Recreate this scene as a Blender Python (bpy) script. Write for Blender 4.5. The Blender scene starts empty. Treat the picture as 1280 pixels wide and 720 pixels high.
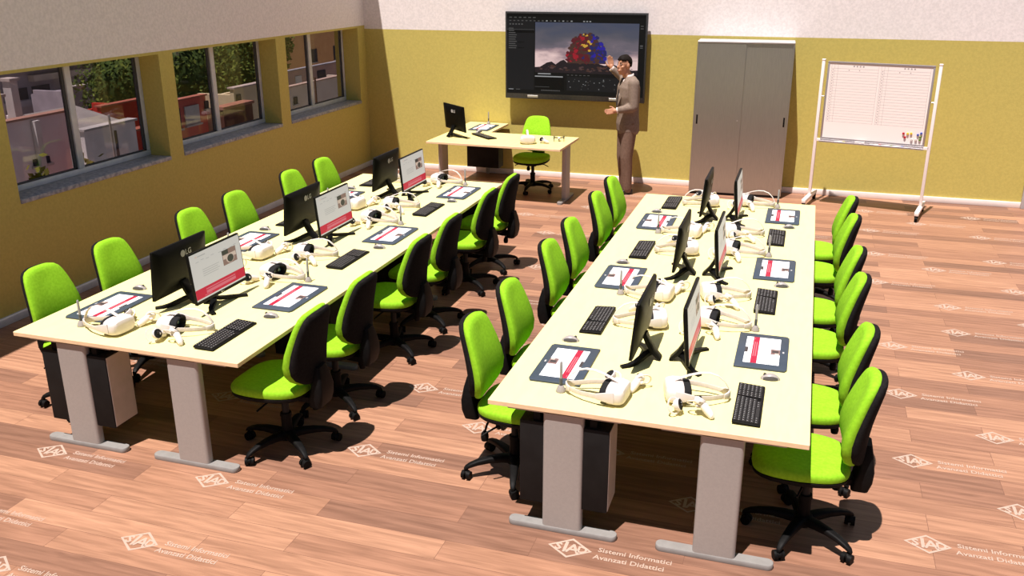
import bpy, bmesh, math, random
from mathutils import Vector, Matrix, Euler
random.seed(7)
scene = bpy.context.scene
COL = scene.collection
PI = math.pi

# ---------------------------------------------------------------- materials
def mat(name, color, rough=0.6, metal=0.0, spec=0.5, emit=None, estr=0.0):
    m = bpy.data.materials.new(name); m.use_nodes = True
    b = m.node_tree.nodes['Principled BSDF']
    b.inputs['Base Color'].default_value = (*color, 1)
    b.inputs['Roughness'].default_value = rough
    b.inputs['Metallic'].default_value = metal
    b.inputs['Specular IOR Level'].default_value = spec
    if emit:
        b.inputs['Emission Color'].default_value = (*emit, 1)
        b.inputs['Emission Strength'].default_value = estr
    return m

def noisy(name, c1, c2, scale=20, rough=0.7, metal=0.0, spec=0.4, detail=4, stretch=(1, 1, 1), bump=0.0, bscale=None):
    m = mat(name, c1, rough, metal, spec)
    nt = m.node_tree; b = nt.nodes['Principled BSDF']
    tc = nt.nodes.new('ShaderNodeTexCoord'); mp = nt.nodes.new('ShaderNodeMapping')
    mp.inputs['Scale'].default_value = stretch
    nz = nt.nodes.new('ShaderNodeTexNoise'); nz.inputs['Scale'].default_value = scale; nz.inputs['Detail'].default_value = detail
    rp = nt.nodes.new('ShaderNodeValToRGB')
    rp.color_ramp.elements[0].position = 0.35; rp.color_ramp.elements[0].color = (*c1, 1)
    rp.color_ramp.elements[1].position = 0.65; rp.color_ramp.elements[1].color = (*c2, 1)
    nt.links.new(tc.outputs['Object'], mp.inputs['Vector']); nt.links.new(mp.outputs['Vector'], nz.inputs['Vector'])
    nt.links.new(nz.outputs['Fac'], rp.inputs['Fac']); nt.links.new(rp.outputs['Color'], b.inputs['Base Color'])
    if bump > 0:
        n2 = nt.nodes.new('ShaderNodeTexNoise'); n2.inputs['Scale'].default_value = bscale or scale
        bp = nt.nodes.new('ShaderNodeBump'); bp.inputs['Strength'].default_value = bump; bp.inputs['Distance'].default_value = 0.01
        nt.links.new(mp.outputs['Vector'], n2.inputs['Vector']); nt.links.new(n2.outputs['Fac'], bp.inputs['Height'])
        nt.links.new(bp.outputs['Normal'], b.inputs['Normal'])
    return m

def floor_mat():
    m = mat('floor_planks', (.3, .14, .09), 0.5, 0, 0.25)
    nt = m.node_tree; L = nt.links; b = nt.nodes['Principled BSDF']
    tc = nt.nodes.new('ShaderNodeTexCoord')
    br = nt.nodes.new('ShaderNodeTexBrick'); br.offset = 0.37; br.offset_frequency = 2; br.squash = 1
    for k, v in (('Scale', 1.0), ('Mortar Size', 0.0012), ('Mortar Smooth', 0.1), ('Bias', 0.0), ('Brick Width', 1.22), ('Row Height', 0.172)):
        br.inputs[k].default_value = v
    br.inputs['Color1'].default_value = (0, 0, 0, 1); br.inputs['Color2'].default_value = (1, 1, 1, 1); br.inputs['Mortar'].default_value = (.0, .0, .0, 1)
    mp0 = nt.nodes.new('ShaderNodeMapping'); mp0.inputs['Location'].default_value = (0.93, 0.06, 0)
    L.new(tc.outputs['Object'], mp0.inputs['Vector']); L.new(mp0.outputs['Vector'], br.inputs['Vector'])
    rp = nt.nodes.new('ShaderNodeValToRGB'); e = rp.color_ramp.elements
    e[0].position = 0.0; e[0].color = (.20, .105, .072, 1); e[1].position = 1.0; e[1].color = (.40, .215, .135, 1)
    x = e.new(0.3); x.color = (.285, .145, .094, 1); x = e.new(0.65); x.color = (.345, .18, .113, 1)
    L.new(br.outputs['Color'], rp.inputs['Fac'])
    # grain: offset per plank by the plank's own random grey
    mp = nt.nodes.new('ShaderNodeMapping'); mp.inputs['Scale'].default_value = (1.1, 15, 1)
    ad = nt.nodes.new('ShaderNodeVectorMath'); ad.operation = 'ADD'
    sc = nt.nodes.new('ShaderNodeVectorMath'); sc.operation = 'SCALE'; sc.inputs['Scale'].default_value = 17.0
    L.new(br.outputs['Color'], sc.inputs[0]); L.new(tc.outputs['Object'], mp.inputs['Vector'])
    L.new(mp.outputs['Vector'], ad.inputs[0]); L.new(sc.outputs['Vector'], ad.inputs[1])
    nz = nt.nodes.new('ShaderNodeTexNoise'); nz.inputs['Scale'].default_value = 2.6; nz.inputs['Detail'].default_value = 7; nz.inputs['Distortion'].default_value = 0.9
    L.new(ad.outputs['Vector'], nz.inputs['Vector'])
    r2 = nt.nodes.new('ShaderNodeValToRGB'); r2.color_ramp.elements[0].position = .3; r2.color_ramp.elements[0].color = (.66, .62, .6, 1)
    r2.color_ramp.elements[1].position = .68; r2.color_ramp.elements[1].color = (1.14, 1.12, 1.1, 1)
    wv = nt.nodes.new('ShaderNodeTexWave'); wv.wave_type = 'RINGS'; wv.rings_direction = 'Z'
    for k_, v_ in (('Scale', 1.1), ('Distortion', 9.0), ('Detail', 3.0), ('Detail Scale', .7)): wv.inputs[k_].default_value = v_
    mpw = nt.nodes.new('ShaderNodeMapping'); mpw.inputs['Scale'].default_value = (.5, 5.5, 1)
    adw = nt.nodes.new('ShaderNodeVectorMath'); adw.operation = 'ADD'
    L.new(tc.outputs['Object'], mpw.inputs['Vector']); L.new(mpw.outputs['Vector'], adw.inputs[0]); L.new(sc.outputs['Vector'], adw.inputs[1]); L.new(adw.outputs['Vector'], wv.inputs['Vector'])
    mw_ = nt.nodes.new('ShaderNodeMix'); mw_.data_type = 'FLOAT'; mw_.inputs['Factor'].default_value = .13
    L.new(nz.outputs['Fac'], mw_.inputs[2]); L.new(wv.outputs['Fac'], mw_.inputs[3]); L.new(mw_.outputs[0], r2.inputs['Fac'])
    mx = nt.nodes.new('ShaderNodeMix'); mx.data_type = 'RGBA'; mx.blend_type = 'MULTIPLY'; mx.inputs['Factor'].default_value = 0.85
    L.new(rp.outputs['Color'], mx.inputs[6]); L.new(r2.outputs['Color'], mx.inputs[7])
    m2 = nt.nodes.new('ShaderNodeMix'); m2.data_type = 'RGBA'; m2.inputs[7].default_value = (.13, .06, .04, 1)
    L.new(br.outputs['Fac'], m2.inputs['Factor']); L.new(mx.outputs[2], m2.inputs[6])
    L.new(m2.outputs[2], b.inputs['Base Color'])
    return m

def print_mat():
    m = bpy.data.materials.new('floor_print'); m.use_nodes = True; nt = m.node_tree
    b = nt.nodes['Principled BSDF']; b.inputs['Base Color'].default_value = (.56, .42, .34, 1); b.inputs['Roughness'].default_value = .6
    b.inputs['Alpha'].default_value = 0.72
    return m

def wall_mat(name, c, amp=0.1, rough=0.85):
    lo = tuple(x * (1 - amp) for x in c); hi = tuple(min(1, x * (1 + amp)) for x in c)
    return noisy(name, lo, hi, 38, rough, 0, .2, 6, bump=0.12, bscale=90)

def glass_mat():
    m = bpy.data.materials.new('tinted_glass'); m.use_nodes = True; nt = m.node_tree
    nt.nodes.remove(nt.nodes['Principled BSDF']); out = nt.nodes['Material Output']
    t = nt.nodes.new('ShaderNodeBsdfTransparent'); t.inputs['Color'].default_value = (.66, .63, .65, 1)
    g = nt.nodes.new('ShaderNodeBsdfGlossy'); g.inputs['Roughness'].default_value = .03
    mx = nt.nodes.new('ShaderNodeMixShader'); mx.inputs['Fac'].default_value = .04
    nt.links.new(t.outputs[0], mx.inputs[1]); nt.links.new(g.outputs[0], mx.inputs[2]); nt.links.new(mx.outputs[0], out.inputs['Surface'])
    return m

M = {}
M['floor'] = floor_mat(); M['print'] = print_mat()
M['yellow'] = wall_mat('yellow_paint', (.545, .45, .125), .05)
M['white_wall'] = wall_mat('white_plaster', (.82, .752, .745), .07)
M['skirting'] = noisy('skirting_paint', (.84, .74, .70), (.9, .8, .76), 8, .5)
M['skirting_grey'] = noisy('grey_skirting', (.62, .6, .62), (.72, .69, .7), 8, .5)
M['sill'] = noisy('grey_stone', (.20, .22, .27), (.46, .45, .47), 26, .45, stretch=(1, 1, 1), detail=8)
M['alu'] = noisy('aluminium_frame', (.55, .57, .62), (.64, .65, .68), 12, .45, .1)
M['rubber'] = mat('dark_gasket', (.05, .05, .055), .7)
M['glass'] = glass_mat()
M['table'] = noisy('cream_laminate', (.78, .70, .315), (.82, .74, .335), 12, .55, 0, .3, stretch=(3, .6, 3))
M['edge'] = noisy('beech_edge_band', (.78, .56, .34), (.85, .62, .38), 9, .6, 0, .3, stretch=(2, 2, 6))
M['desk'] = noisy('yellow_beech_laminate', (.74, .62, .25), (.79, .67, .28), 12, .55, 0, .3, stretch=(3, .6, 3))
M['leg'] = noisy('grey_lacquered_steel', (.345, .315, .295), (.37, .335, .315), 90, .5, .1)
M['foot'] = noisy('light_grey_steel', (.245, .23, .22), (.275, .26, .25), 20, .5, .1)
M['green'] = noisy('lime_fabric', (.22, .48, .014), (.27, .56, .021), 60, .85, 0, .15, bump=.15, bscale=300)
M['black'] = noisy('black_plastic', (.0045, .0042, .0042), (.007, .0065, .0065), 30, .55, 0, .1)
M['monblack'] = mat('monitor_black', (.0035, .0035, .0035), .45, 0, .12)
M['blackfab'] = noisy('black_fabric', (.009, .008, .008), (.014, .0125, .0125), 80, .9, 0, .08)
M['blackgloss'] = mat('black_gloss', (.008, .008, .009), .25, 0, .5)
M['greyplastic'] = mat('dark_grey_plastic', (.014, .014, .015), .5, 0, .2)
M['chrome'] = mat('brushed_metal', (.6, .58, .56), .35, .8)
M['case_panel'] = noisy('beige_panel', (.50, .42, .38), (.56, .47, .43), 10, .6)
M['case_black'] = noisy('case_black', (.009, .008, .008), (.012, .011, .011), 10, .6, 0, .15)
M['slate'] = noisy('slate_plastic', (.038, .052, .076), (.044, .060, .085), 10, .5)
M['page'] = mat('screen_page', (.16, .155, .15), .4, 0, .2, (.46, .44, .42), 1.0)
M['page_red'] = mat('screen_red', (.12, .005, .012), .4, 0, .2, (.44, .007, .035), 1.0)
M['page_pink'] = mat('screen_pink', (.15, .04, .05), .4, 0, .2, (.50, .11, .15), 1.0)
M['page_line'] = mat('screen_text', (.15, .15, .15), .4, 0, .3, (.26, .25, .25), 1.0)
M['page_ph1'] = mat('screen_photo_brown', (.1, .07, .06), .4, 0, .3, (.17, .10, .09), 1.0)
M['page_ph2'] = mat('screen_photo_pale', (.3, .25, .22), .4, 0, .3, (.36, .28, .25), 1.0)
M['page_ph3'] = mat('screen_photo_dark', (.02, .02, .02), .4, 0, .3, (.03, .03, .03), 1.0)
M['tpage'] = mat('tablet_page', (.75, .74, .76), .5, 0, .3, (.5, .5, .5), 1.0)
M['tred'] = mat('tablet_red', (.34, .012, .035), .5, 0, .3, (.06, .0, .01), 1.0)
M['tpink'] = mat('tablet_pink', (.42, .13, .16), .5, 0, .3, (.1, .03, .03), 1.0)
M['tph'] = mat('tablet_photo', (.19, .11, .1), .5)
M['tph2'] = mat('tablet_photo_dark', (.045, .035, .035), .5)
M['keys'] = mat('key_black', (.018, .016, .016), .5)
M['legend'] = mat('key_legend', (.35, .34, .34), .6)
M['white'] = noisy('white_plastic', (.66, .59, .56), (.70, .63, .60), 20, .4, 0, .4)
M['whitefab'] = noisy('white_strap', (.62, .55, .5), (.68, .6, .55), 60, .8, 0, .2)
M['foam'] = mat('black_foam', (.012, .012, .013), .8, 0, .2)
M['lens'] = mat('lens_glass', (.02, .06, .07), .08, 0, .8)
M['mousegrey'] = mat('mouse_grey', (.33, .30, .29), .4)
M['mousedark'] = mat('mouse_dark', (.07, .065, .065), .4)
M['pengrey'] = mat('pen_grey', (.30, .29, .29), .4)
M['pendark'] = mat('pen_dark', (.06, .065, .075), .5)
M['standgrey'] = mat('stand_grey', (.30, .27, .26), .5)
M['logo'] = mat('logo_silver', (.5, .5, .5), .4, .2)
M['cab'] = noisy('brushed_steel_grey', (.40, .375, .34), (.44, .415, .375), 14, .36, .85, .5, stretch=(14, 14, .6))
M['cabtop'] = mat('cabinet_top', (.52, .5, .49), .4, .3)
M['wbpost'] = mat('white_post', (.88, .80, .77), .45)
M['wbframe'] = mat('grey_aluminium', (.42, .38, .39), .35, .5)
M['wbsurf'] = mat('whiteboard_enamel', (.93, .84, .81), .4)
M['wbline'] = mat('whiteboard_lines', (.45, .40, .40), .5)
M['tvbezel'] = noisy('tv_bezel', (.045, .045, .047), (.06, .06, .062), 40, .4, .4)

def emit_mat(name, c, base=None):
    return mat(name, base or tuple(x * .3 for x in c), .45, 0, .12, c, 1.0)
M['ui_bg'] = emit_mat('ui_background', (.006, .006, .006))
M['ui_panel'] = emit_mat('ui_panel', (.010, .010, .011))
M['ui_dark'] = emit_mat('ui_dark', (.004, .004, .004))
M['ui_text'] = emit_mat('ui_text', (.07, .07, .07))
M['ui_light'] = emit_mat('ui_light', (.22, .23, .24))
M['ui_mt'] = emit_mat('ui_mountain', (.016, .012, .014))
M['ui_mt2'] = emit_mat('ui_mountain_light', (.06, .035, .035))
M['ui_red'] = emit_mat('ui_red', (.22, .012, .02))
M['ui_dred'] = emit_mat('ui_dark_red', (.075, .012, .016))
M['ui_blue'] = emit_mat('ui_blue', (.02, .015, .22))
M['ui_dblue'] = emit_mat('ui_dark_blue', (.018, .018, .08))
M['ui_yel'] = emit_mat('ui_yellow', (.42, .25, .035))
M['ui_brown'] = emit_mat('ui_brown', (.05, .025, .02))

def sky_picture():
    m = bpy.data.materials.new('ui_sky_picture'); m.use_nodes = True; nt = m.node_tree; L = nt.links
    b = nt.nodes['Principled BSDF']; b.inputs['Roughness'].default_value = .45; b.inputs['Base Color'].default_value = (.03, .03, .03, 1)
    b.inputs['Specular IOR Level'].default_value = .12
    tc = nt.nodes.new('ShaderNodeTexCoord'); sp = nt.nodes.new('ShaderNodeSeparateXYZ')
    L.new(tc.outputs['Object'], sp.inputs[0])
    mr = nt.nodes.new('ShaderNodeMapRange'); mr.inputs['From Min'].default_value = -.06; mr.inputs['From Max'].default_value = .44
    L.new(sp.outputs['Z'], mr.inputs['Value'])
    nz = nt.nodes.new('ShaderNodeTexNoise'); nz.inputs['Scale'].default_value = 3.0; nz.inputs['Detail'].default_value = 7
    mp = nt.nodes.new('ShaderNodeMapping'); mp.inputs['Scale'].default_value = (.8, 1, 2.2); L.new(tc.outputs['Object'], mp.inputs['Vector']); L.new(mp.outputs[0], nz.inputs['Vector'])
    ma = nt.nodes.new('ShaderNodeMath'); ma.operation = 'MULTIPLY_ADD'; ma.inputs[1].default_value = 1.15; L.new(nz.outputs['Fac'], ma.inputs[0])
    sb = nt.nodes.new('ShaderNodeMath'); sb.operation = 'SUBTRACT'; sb.inputs[1].default_value = .58
    L.new(mr.outputs['Result'], sb.inputs[0]); L.new(sb.outputs[0], ma.inputs[2])
    rp = nt.nodes.new('ShaderNodeValToRGB'); e = rp.color_ramp.elements
    e[0].position = 0; e[0].color = (.72, .52, .50, 1); e[1].position = 1; e[1].color = (.030, .042, .085, 1)
    for p, c in ((.18, (.34, .23, .25)), (.32, (.12, .10, .13)), (.55, (.075, .07, .095)), (.75, (.05, .055, .085))):
        x = e.new(p); x.color = (*c, 1)
    L.new(ma.outputs[0], rp.inputs['Fac']); L.new(rp.outputs['Color'], b.inputs['Emission Color']); b.inputs['Emission Strength'].default_value = 1.0
    return m
M['ui_sky'] = sky_picture()

M['suit'] = noisy('brown_suit', (.19, .142, .112), (.235, .175, .14), 40, .85, 0, .15)
M['trouser'] = noisy('brown_trousers', (.165, .105, .075), (.205, .132, .098), 40, .85, 0, .15)
M['skin'] = noisy('skin', (.46, .22, .13), (.51, .25, .15), 12, .55, 0, .3)
M['lip'] = mat('lips', (.33, .11, .08), .5)
M['hair'] = noisy('dark_hair', (.006, .004, .003), (.014, .009, .007), 60, .7, 0, .1, stretch=(1, 1, 5))
M['shirt'] = mat('pale_shirt', (.62, .53, .50), .8)
M['tie'] = mat('dark_tie', (.02, .016, .018), .7)
M['shoe'] = mat('black_leather', (.02, .015, .013), .35)
M['eyew'] = mat('eye_white', (.30, .22, .19), .5)

# ---------------------------------------------------------------- mesh helpers
class MB:
    """collects shapes, builds ONE mesh object"""
    def __init__(s): s.bm = bmesh.new(); s.mats = []
    def mi(s, m):
        m = M[m] if isinstance(m, str) else m
        if m not in s.mats: s.mats.append(m)
        return s.mats.index(m)
    def _tag(s, faces, m, smooth=False):
        i = s.mi(m)
        for f in faces: f.material_index = i; f.smooth = smooth
    def box(s, x0, x1, y0, y1, z0, z1, m, bev=0.0, seg=2, mx=None):
        r = bmesh.ops.create_cube(s.bm, size=1.0); vs = r['verts']
        for v in vs:
            v.co = Vector((x0 + (v.co.x + .5) * (x1 - x0), y0 + (v.co.y + .5) * (y1 - y0), z0 + (v.co.z + .5) * (z1 - z0)))
        fs = set(f for v in vs for f in v.link_faces); s._tag(fs, m)
        if bev > 0:
            es = list(set(e for v in vs for e in v.link_edges))
            rb = bmesh.ops.bevel(s.bm, geom=es, offset=bev, segments=seg, affect='EDGES', clamp_overlap=True, profile=.5)
            allv = set(rb['verts']) | set(v for v in vs if v.is_valid)
            fs = set(f for v in allv for f in v.link_faces); s._tag(fs, m, True); vs = list(allv)
        if mx is not None:
            for v in vs: v.co = mx @ v.co
        return s
    def rings(s, rings, m, cap=True, smooth=True, closed=True):
        """loft a list of rings (lists of points)"""
        R = [[s.bm.verts.new(p) for p in r] for r in rings]; fs = []
        n = len(rings[0])
        for a, b in zip(R[:-1], R[1:]):
            for i in range(n if closed else n - 1):
                j = (i + 1) % n
                fs.append(s.bm.faces.new((a[i], a[j], b[j], b[i])))
        if cap:
            fs.append(s.bm.faces.new(list(reversed(R[0])))); fs.append(s.bm.faces.new(R[-1]))
        s._tag(fs, m, smooth); return s
    def cyl(s, p, q, r0, r1, m, n=16, cap=True, smooth=True):
        p = Vector(p); q = Vector(q); d = (q - p).normalized()
        a = d.orthogonal().normalized(); b = d.cross(a)
        c = lambda o, r: [o + (a * math.cos(2 * PI * i / n) + b * math.sin(2 * PI * i / n)) * r for i in range(n)]
        return s.rings([c(p, r0), c(q, r1)], m, cap, smooth)
    def lathe(s, prof, m, n=24, mx=Matrix()):
        return s.rings([[mx @ Vector((r * math.cos(2 * PI * i / n), r * math.sin(2 * PI * i / n), z)) for i in range(n)] for r, z in prof], m)
    def ball(s, c, r, m, mx=None, sub=2):
        rr = bmesh.ops.create_icosphere(s.bm, subdivisions=sub, radius=1.0); rad = Vector(r) if hasattr(r, '__len__') else Vector((r, r, r))
        for v in rr['verts']:
            p = Vector((v.co.x * rad.x, v.co.y * rad.y, v.co.z * rad.z))
            if mx is not None: p = mx @ p
            v.co = p + Vector(c)
        s._tag(set(f for v in rr['verts'] for f in v.link_faces), m, True); return s
    def capsule(s, pts, rads, m, n=14):
        """chain of tapered limbs with round joints (closed pieces, merged later by a remesh)"""
        for (p, q), (r0, r1) in zip(zip(pts[:-1], pts[1:]), zip(rads[:-1], rads[1:])): s.cyl(p, q, r0, r1, m, n)
        for p, r in zip(pts, rads): s.ball(p, r, m)
        return s
    def tube(s, pts, r, m, n=10, cap=True, flat=None, up=None):
        """sweep a round (or flat: (half width, half thickness)) section along points"""
        P = [Vector(p) for p in pts]; rings = []
        for i, p in enumerate(P):
            t = (P[min(i + 1, len(P) - 1)] - P[max(i - 1, 0)]).normalized()
            u = Vector(up) if up is not None else (t.orthogonal() if i == 0 else pu)
            u = (u - t * u.dot(t)); u.normalize(); pu = u; w = t.cross(u)
            rr = r[i] if hasattr(r, '__len__') else r
            if flat:
                hw, ht = flat if not hasattr(flat[0], '__len__') else flat[i]
                sec = [(hw, ht), (hw * .9, ht * 1.25), (-hw * .9, ht * 1.25), (-hw, ht), (-hw, -ht), (-hw * .9, -ht * 1.25), (hw * .9, -ht * 1.25), (hw, -ht)]
                rings.append([p + w * a + u * b for a, b in sec])
            else:
                rings.append([p + (u * math.cos(2 * PI * k / n) + w * math.sin(2 * PI * k / n)) * rr for k in range(n)])
        return s.rings(rings, m, cap)
    def poly(s, pts, m):
        f = s.bm.faces.new([s.bm.verts.new(p) for p in pts]); s._tag([f], m); return s
    def prism(s, pts, z0, z1, m, mx=None, smooth=False):
        a = [Vector((p[0], p[1], z0)) for p in pts]; b = [Vector((p[0], p[1], z1)) for p in pts]
        if mx is not None: a = [mx @ v for v in a]; b = [mx @ v for v in b]
        return s.rings([a, b], m, True, smooth)
    def text(s, body, size, m, mx, align='LEFT', bold=0.0, extrude=0.0, shear=0.0):
        cu = bpy.data.curves.new('t', 'FONT'); cu.body = body; cu.size = size; cu.align_x = align; cu.align_y = 'CENTER'
        cu.offset = bold; cu.extrude = extrude; cu.resolution_u = 2; cu.shear = shear
        ob = bpy.data.objects.new('t', cu); COL.objects.link(ob)
        me = bpy.data.meshes.new_from_object(ob.evaluated_get(bpy.context.evaluated_depsgraph_get()))
        me.transform(mx); n0 = len(s.bm.faces); s.bm.from_mesh(me); s.bm.faces.ensure_lookup_table()
        s._tag(s.bm.faces[n0:], m); bpy.data.objects.remove(ob); bpy.data.curves.remove(cu); bpy.data.meshes.remove(me)
        return s
    def xform(s, mx):
        for v in s.bm.verts: v.co = mx @ v.co
        return s
    def build(s, name, parent=None, sharp=35, fixn=True):
        if fixn: bmesh.ops.recalc_face_normals(s.bm, faces=s.bm.faces)
        me = bpy.data.meshes.new(name); s.bm.to_mesh(me); s.bm.free()
        for m in s.mats: me.materials.append(m)
        if sharp: me.set_sharp_from_angle(angle=math.radians(sharp))
        o = bpy.data.objects.new(name, me); COL.objects.link(o)
        if parent is not None: o.parent = parent
        return o

def remesh(o, voxel, smooth=3, factor=.5):
    md = o.modifiers.new('r', 'REMESH'); md.mode = 'VOXEL'; md.voxel_size = voxel; md.use_smooth_shade = True
    if smooth:
        sm = o.modifiers.new('s', 'SMOOTH'); sm.iterations = smooth; sm.factor = factor
    dg = bpy.context.evaluated_depsgraph_get(); me = bpy.data.meshes.new_from_object(o.evaluated_get(dg))
    old = o.data; o.modifiers.clear(); o.data = me
    if not me.materials:
        for m in old.materials: me.materials.append(m)
    for p in me.polygons: p.use_smooth = True
    me.name = o.name; bpy.data.meshes.remove(old); return o

def superel(a, b, n, e=2.5):
    out = []
    for i in range(n):
        t = 2 * PI * i / n; c, s_ = math.cos(t), math.sin(t)
        out.append((a * math.copysign(abs(c) ** (2 / e), c), b * math.copysign(abs(s_) ** (2 / e), s_)))
    return out
def rrect(hx, hy, r, n=5):
    out = []
    for cx, cy, a0 in ((hx - r, hy - r, 0), (-hx + r, hy - r, PI / 2), (-hx + r, -hy + r, PI), (hx - r, -hy + r, 1.5 * PI)):
        for k in range(n + 1):
            a = a0 + k * PI / 2 / n; out.append((cx + r * math.cos(a), cy + r * math.sin(a)))
    return out

def thing(name, label=None, cat=None, loc=(0, 0, 0), rz=0, group=None):
    o = bpy.data.objects.new(name, None); COL.objects.link(o); o.empty_display_size = .1
    o.location = loc; o.rotation_euler = (0, 0, rz); return tag(o, label, cat, group)
def tag(o, label=None, cat=None, group=None, kind=None):
    if label: o['label'] = label
    if cat: o['category'] = cat
    if group: o['group'] = group
    if kind: o['kind'] = kind
    return o
def kids(o): return [c for c in bpy.data.objects if c.parent == o]
_kids = {}
def copy_tree(o, parent=None):
    c = o.copy(); COL.objects.link(c)
    if parent is not None: c.parent = parent
    if o.name not in _kids: _kids[o.name] = kids(o)
    ch = _kids[o.name]
    for k in ch: copy_tree(k, c)
    return c
class Proto:
    """first use hands out the prototype itself, later uses hand out copies"""
    def __init__(s, root): s.root = root; s.used = False
    def get(s):
        if not s.used: s.used = True; return s.root
        c = copy_tree(s.root)
        for k in ('label', 'group', 'category'):
            pass
        return c

# ---------------------------------------------------------------- the room
XL, YB = -4.85, 8.515          # inner faces of the window wall and of the back wall
XR, YF = 6.2, -5.6
HW = 4.64
fl = MB(); fl.box(XL - .3, XR, YF, YB + .3, -.2, 0, 'floor')
def logo(x, y):
    z = .0012; w, h, t = .118, .086, .0085
    d = [(-w, 0), (0, h), (w, 0), (0, -h)]
    k = 1 - t * 1.9 / h; k2 = 1 - t * 1.6 / w * 1.25
    for i in range(4):
        j = (i + 1) % 4
        a, b = d[i], d[j]
        fl.poly([(x + a[0], y + a[1], z), (x + b[0], y + b[1], z), (x + b[0] * k2, y + b[1] * k, z), (x + a[0] * k2, y + a[1] * k, z)], 'print')
    T = lambda px, py: Matrix.Translation((x + px, y + py, z + .0003))
    fl.text('S', .078, 'print', T(-.061, -.001) @ Matrix.Scale(1.0, 4), 'CENTER', .0025)
    fl.text('I', .125, 'print', T(-.024, 0) @ Matrix.Scale(1.0, 4), 'CENTER', .0025)
    fl.text('A', .105, 'print', T(.017, -.005), 'CENTER', .0025)
    fl.text('D', .074, 'print', T(.066, -.001), 'CENTER', .0025)
    fl.text('Sistemi Informatici', .051, 'print', T(.145, .028), 'LEFT', .0008)
    fl.text('Avanzati Didattici', .051, 'print', T(.132, -.036), 'LEFT', .0008)
LOGOS = [(-2.86, -.10), (-1.70, -.73), (-1.70, -.09), (.48, -.10), (2.26, .50), (2.26, 1.40), (2.79, 1.87), (2.78, .98), (2.77, 2.86), (2.80, 4.39),
         (2.79, 3.75), (2.27, 3.30), (2.26, 2.38), (3.44, 5.01), (-1.00, .50), (-1.06, 6.94), (-1.72, 6.36), (-1.26, 5.64), (3.44, 7.78), (2.26, 6.85),
         (2.24, 7.77), (2.80, 7.32), (2.23, 4.94), (-3.45, 1.25), (-2.86, -.75), (-2.27, -1.13), (1.02, .50), (1.62, -.10), (-.42, 1.0), (-1.0, 1.45), (-.42, 1.93),
         (-1.0, 2.4), (-.42, 2.9), (-1.0, 3.4), (-.42, 3.85), (-1.0, 4.4), (-.42, 4.9), (1.02, 1.45), (.45, .95), (2.8, 5.5), (3.42, 4.1), (3.42, 5.95), (2.26, 5.9), (3.42, 6.9), (-2.28, .9), (-2.9, 1.4), (-1.0, 7.7), (-3.5, 2.3), (-2.2, 5.4), (-3.3, 6.1), (.5, 5.6), (1.3, 6.4), (-.2, 6.6), (.4, 7.4), (1.2, 5.2)]
for p in LOGOS: logo(*p)
tag(fl.build('floor', fixn=False), kind='structure')

w = MB()
w.box(XL - .5, XR, YB, YB + .25, 0, 2.012, 'yellow'); w.box(XL - .5, XR, YB, YB + .25, 2.012, 5.2, 'white_wall')
tag(w.build('wall_back'), kind='structure')
WIN = [(1.89, 3.89), (4.11, 6.09), (6.31, 8.29)]
ZS, ZT, ZSP = .982, 2.035, 2.062
TH = .62                        # thickness of the upper window wall (unseen outer overhang added to keep sun off the sills)
TL_ = .33                       # thickness at and below the windows
w = MB()
X0, X1 = XL - TL_, XL
w.box(X0, X1, YF, YB, -.02, ZS, 'yellow')
edges = [YF] + [v for a in WIN for v in a] + [YB]
for a, b in zip(edges[0::2], edges[1::2]): w.box(X0, X1, a, b, ZS, ZT, 'yellow')
w.box(XL - TH, X1, YF, YB, ZT, ZSP, 'yellow'); w.box(XL - TH, X1, YF, YB + .25, ZSP, HW, 'white_wall')
tag(w.build('wall_left'), kind='structure')
b = MB(); b.box(XL, 4.10, YB - .018, YB, 0, .075, 'skirting', .004); tag(b.build('baseboard_back'), kind='structure')
b = MB(); b.box(XL, XL + .018, YF, YB - .018, 0, .075, 'skirting_grey', .004); tag(b.build('baseboard_left'), kind='structure')
for i, (a, c) in enumerate(WIN):
    f = MB(); xf, d, t = XL - .24, .05, .055; xo = xf - d
    f.box(xo, xf, a, c, ZS + .02, ZS + .02 + t, 'alu', .006); f.box(xo, xf, a, c, ZT - t * .5, ZT, 'alu', .006)
    f.box(xo, xf, a, a + t, ZS + .02 + t, ZT - t * .5, 'alu', .006); f.box(xo, xf, c - t, c, ZS + .02 + t, ZT - t * .5, 'alu', .006)
    root = f.build('window_%d' % (i + 1)); tag(root, kind='structure')
    mid = (a + c) / 2 - .04
    m = MB(); m.box(xo + .004, xf + .012, mid, mid + .075, ZS + .02 + t, ZT - t * .5, 'alu', .006); m.build('mullion', root)
    for q0, q1 in ((a + t, mid), (mid + .075, c - t)):
        g = MB(); z0, z1 = ZS + .02 + t, ZT - t * .5; gs = .014
        g.box(xf - .03, xf - .006, q1 - .03, q1, z0, z1, 'rubber'); g.box(xf - .03, xf - .006, q0, q0 + gs, z0, z1, 'rubber'); g.box(xf - .03, xf - .006, q0, q1, z0, z0 + gs, 'rubber')
        g.build('gasket', root)
        p = MB(); p.box(xf - .026, xf - .020, q0 + .002, q1 - .002, z0 + .002, z1 - .002, 'glass'); p.build('pane', root)
    s = MB(); s.box(xo - .02, XL + .012, a + .002, c - .002, ZS - .02, ZS + .02, 'sill', .006)
    s.build('window_sill', root)
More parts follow.
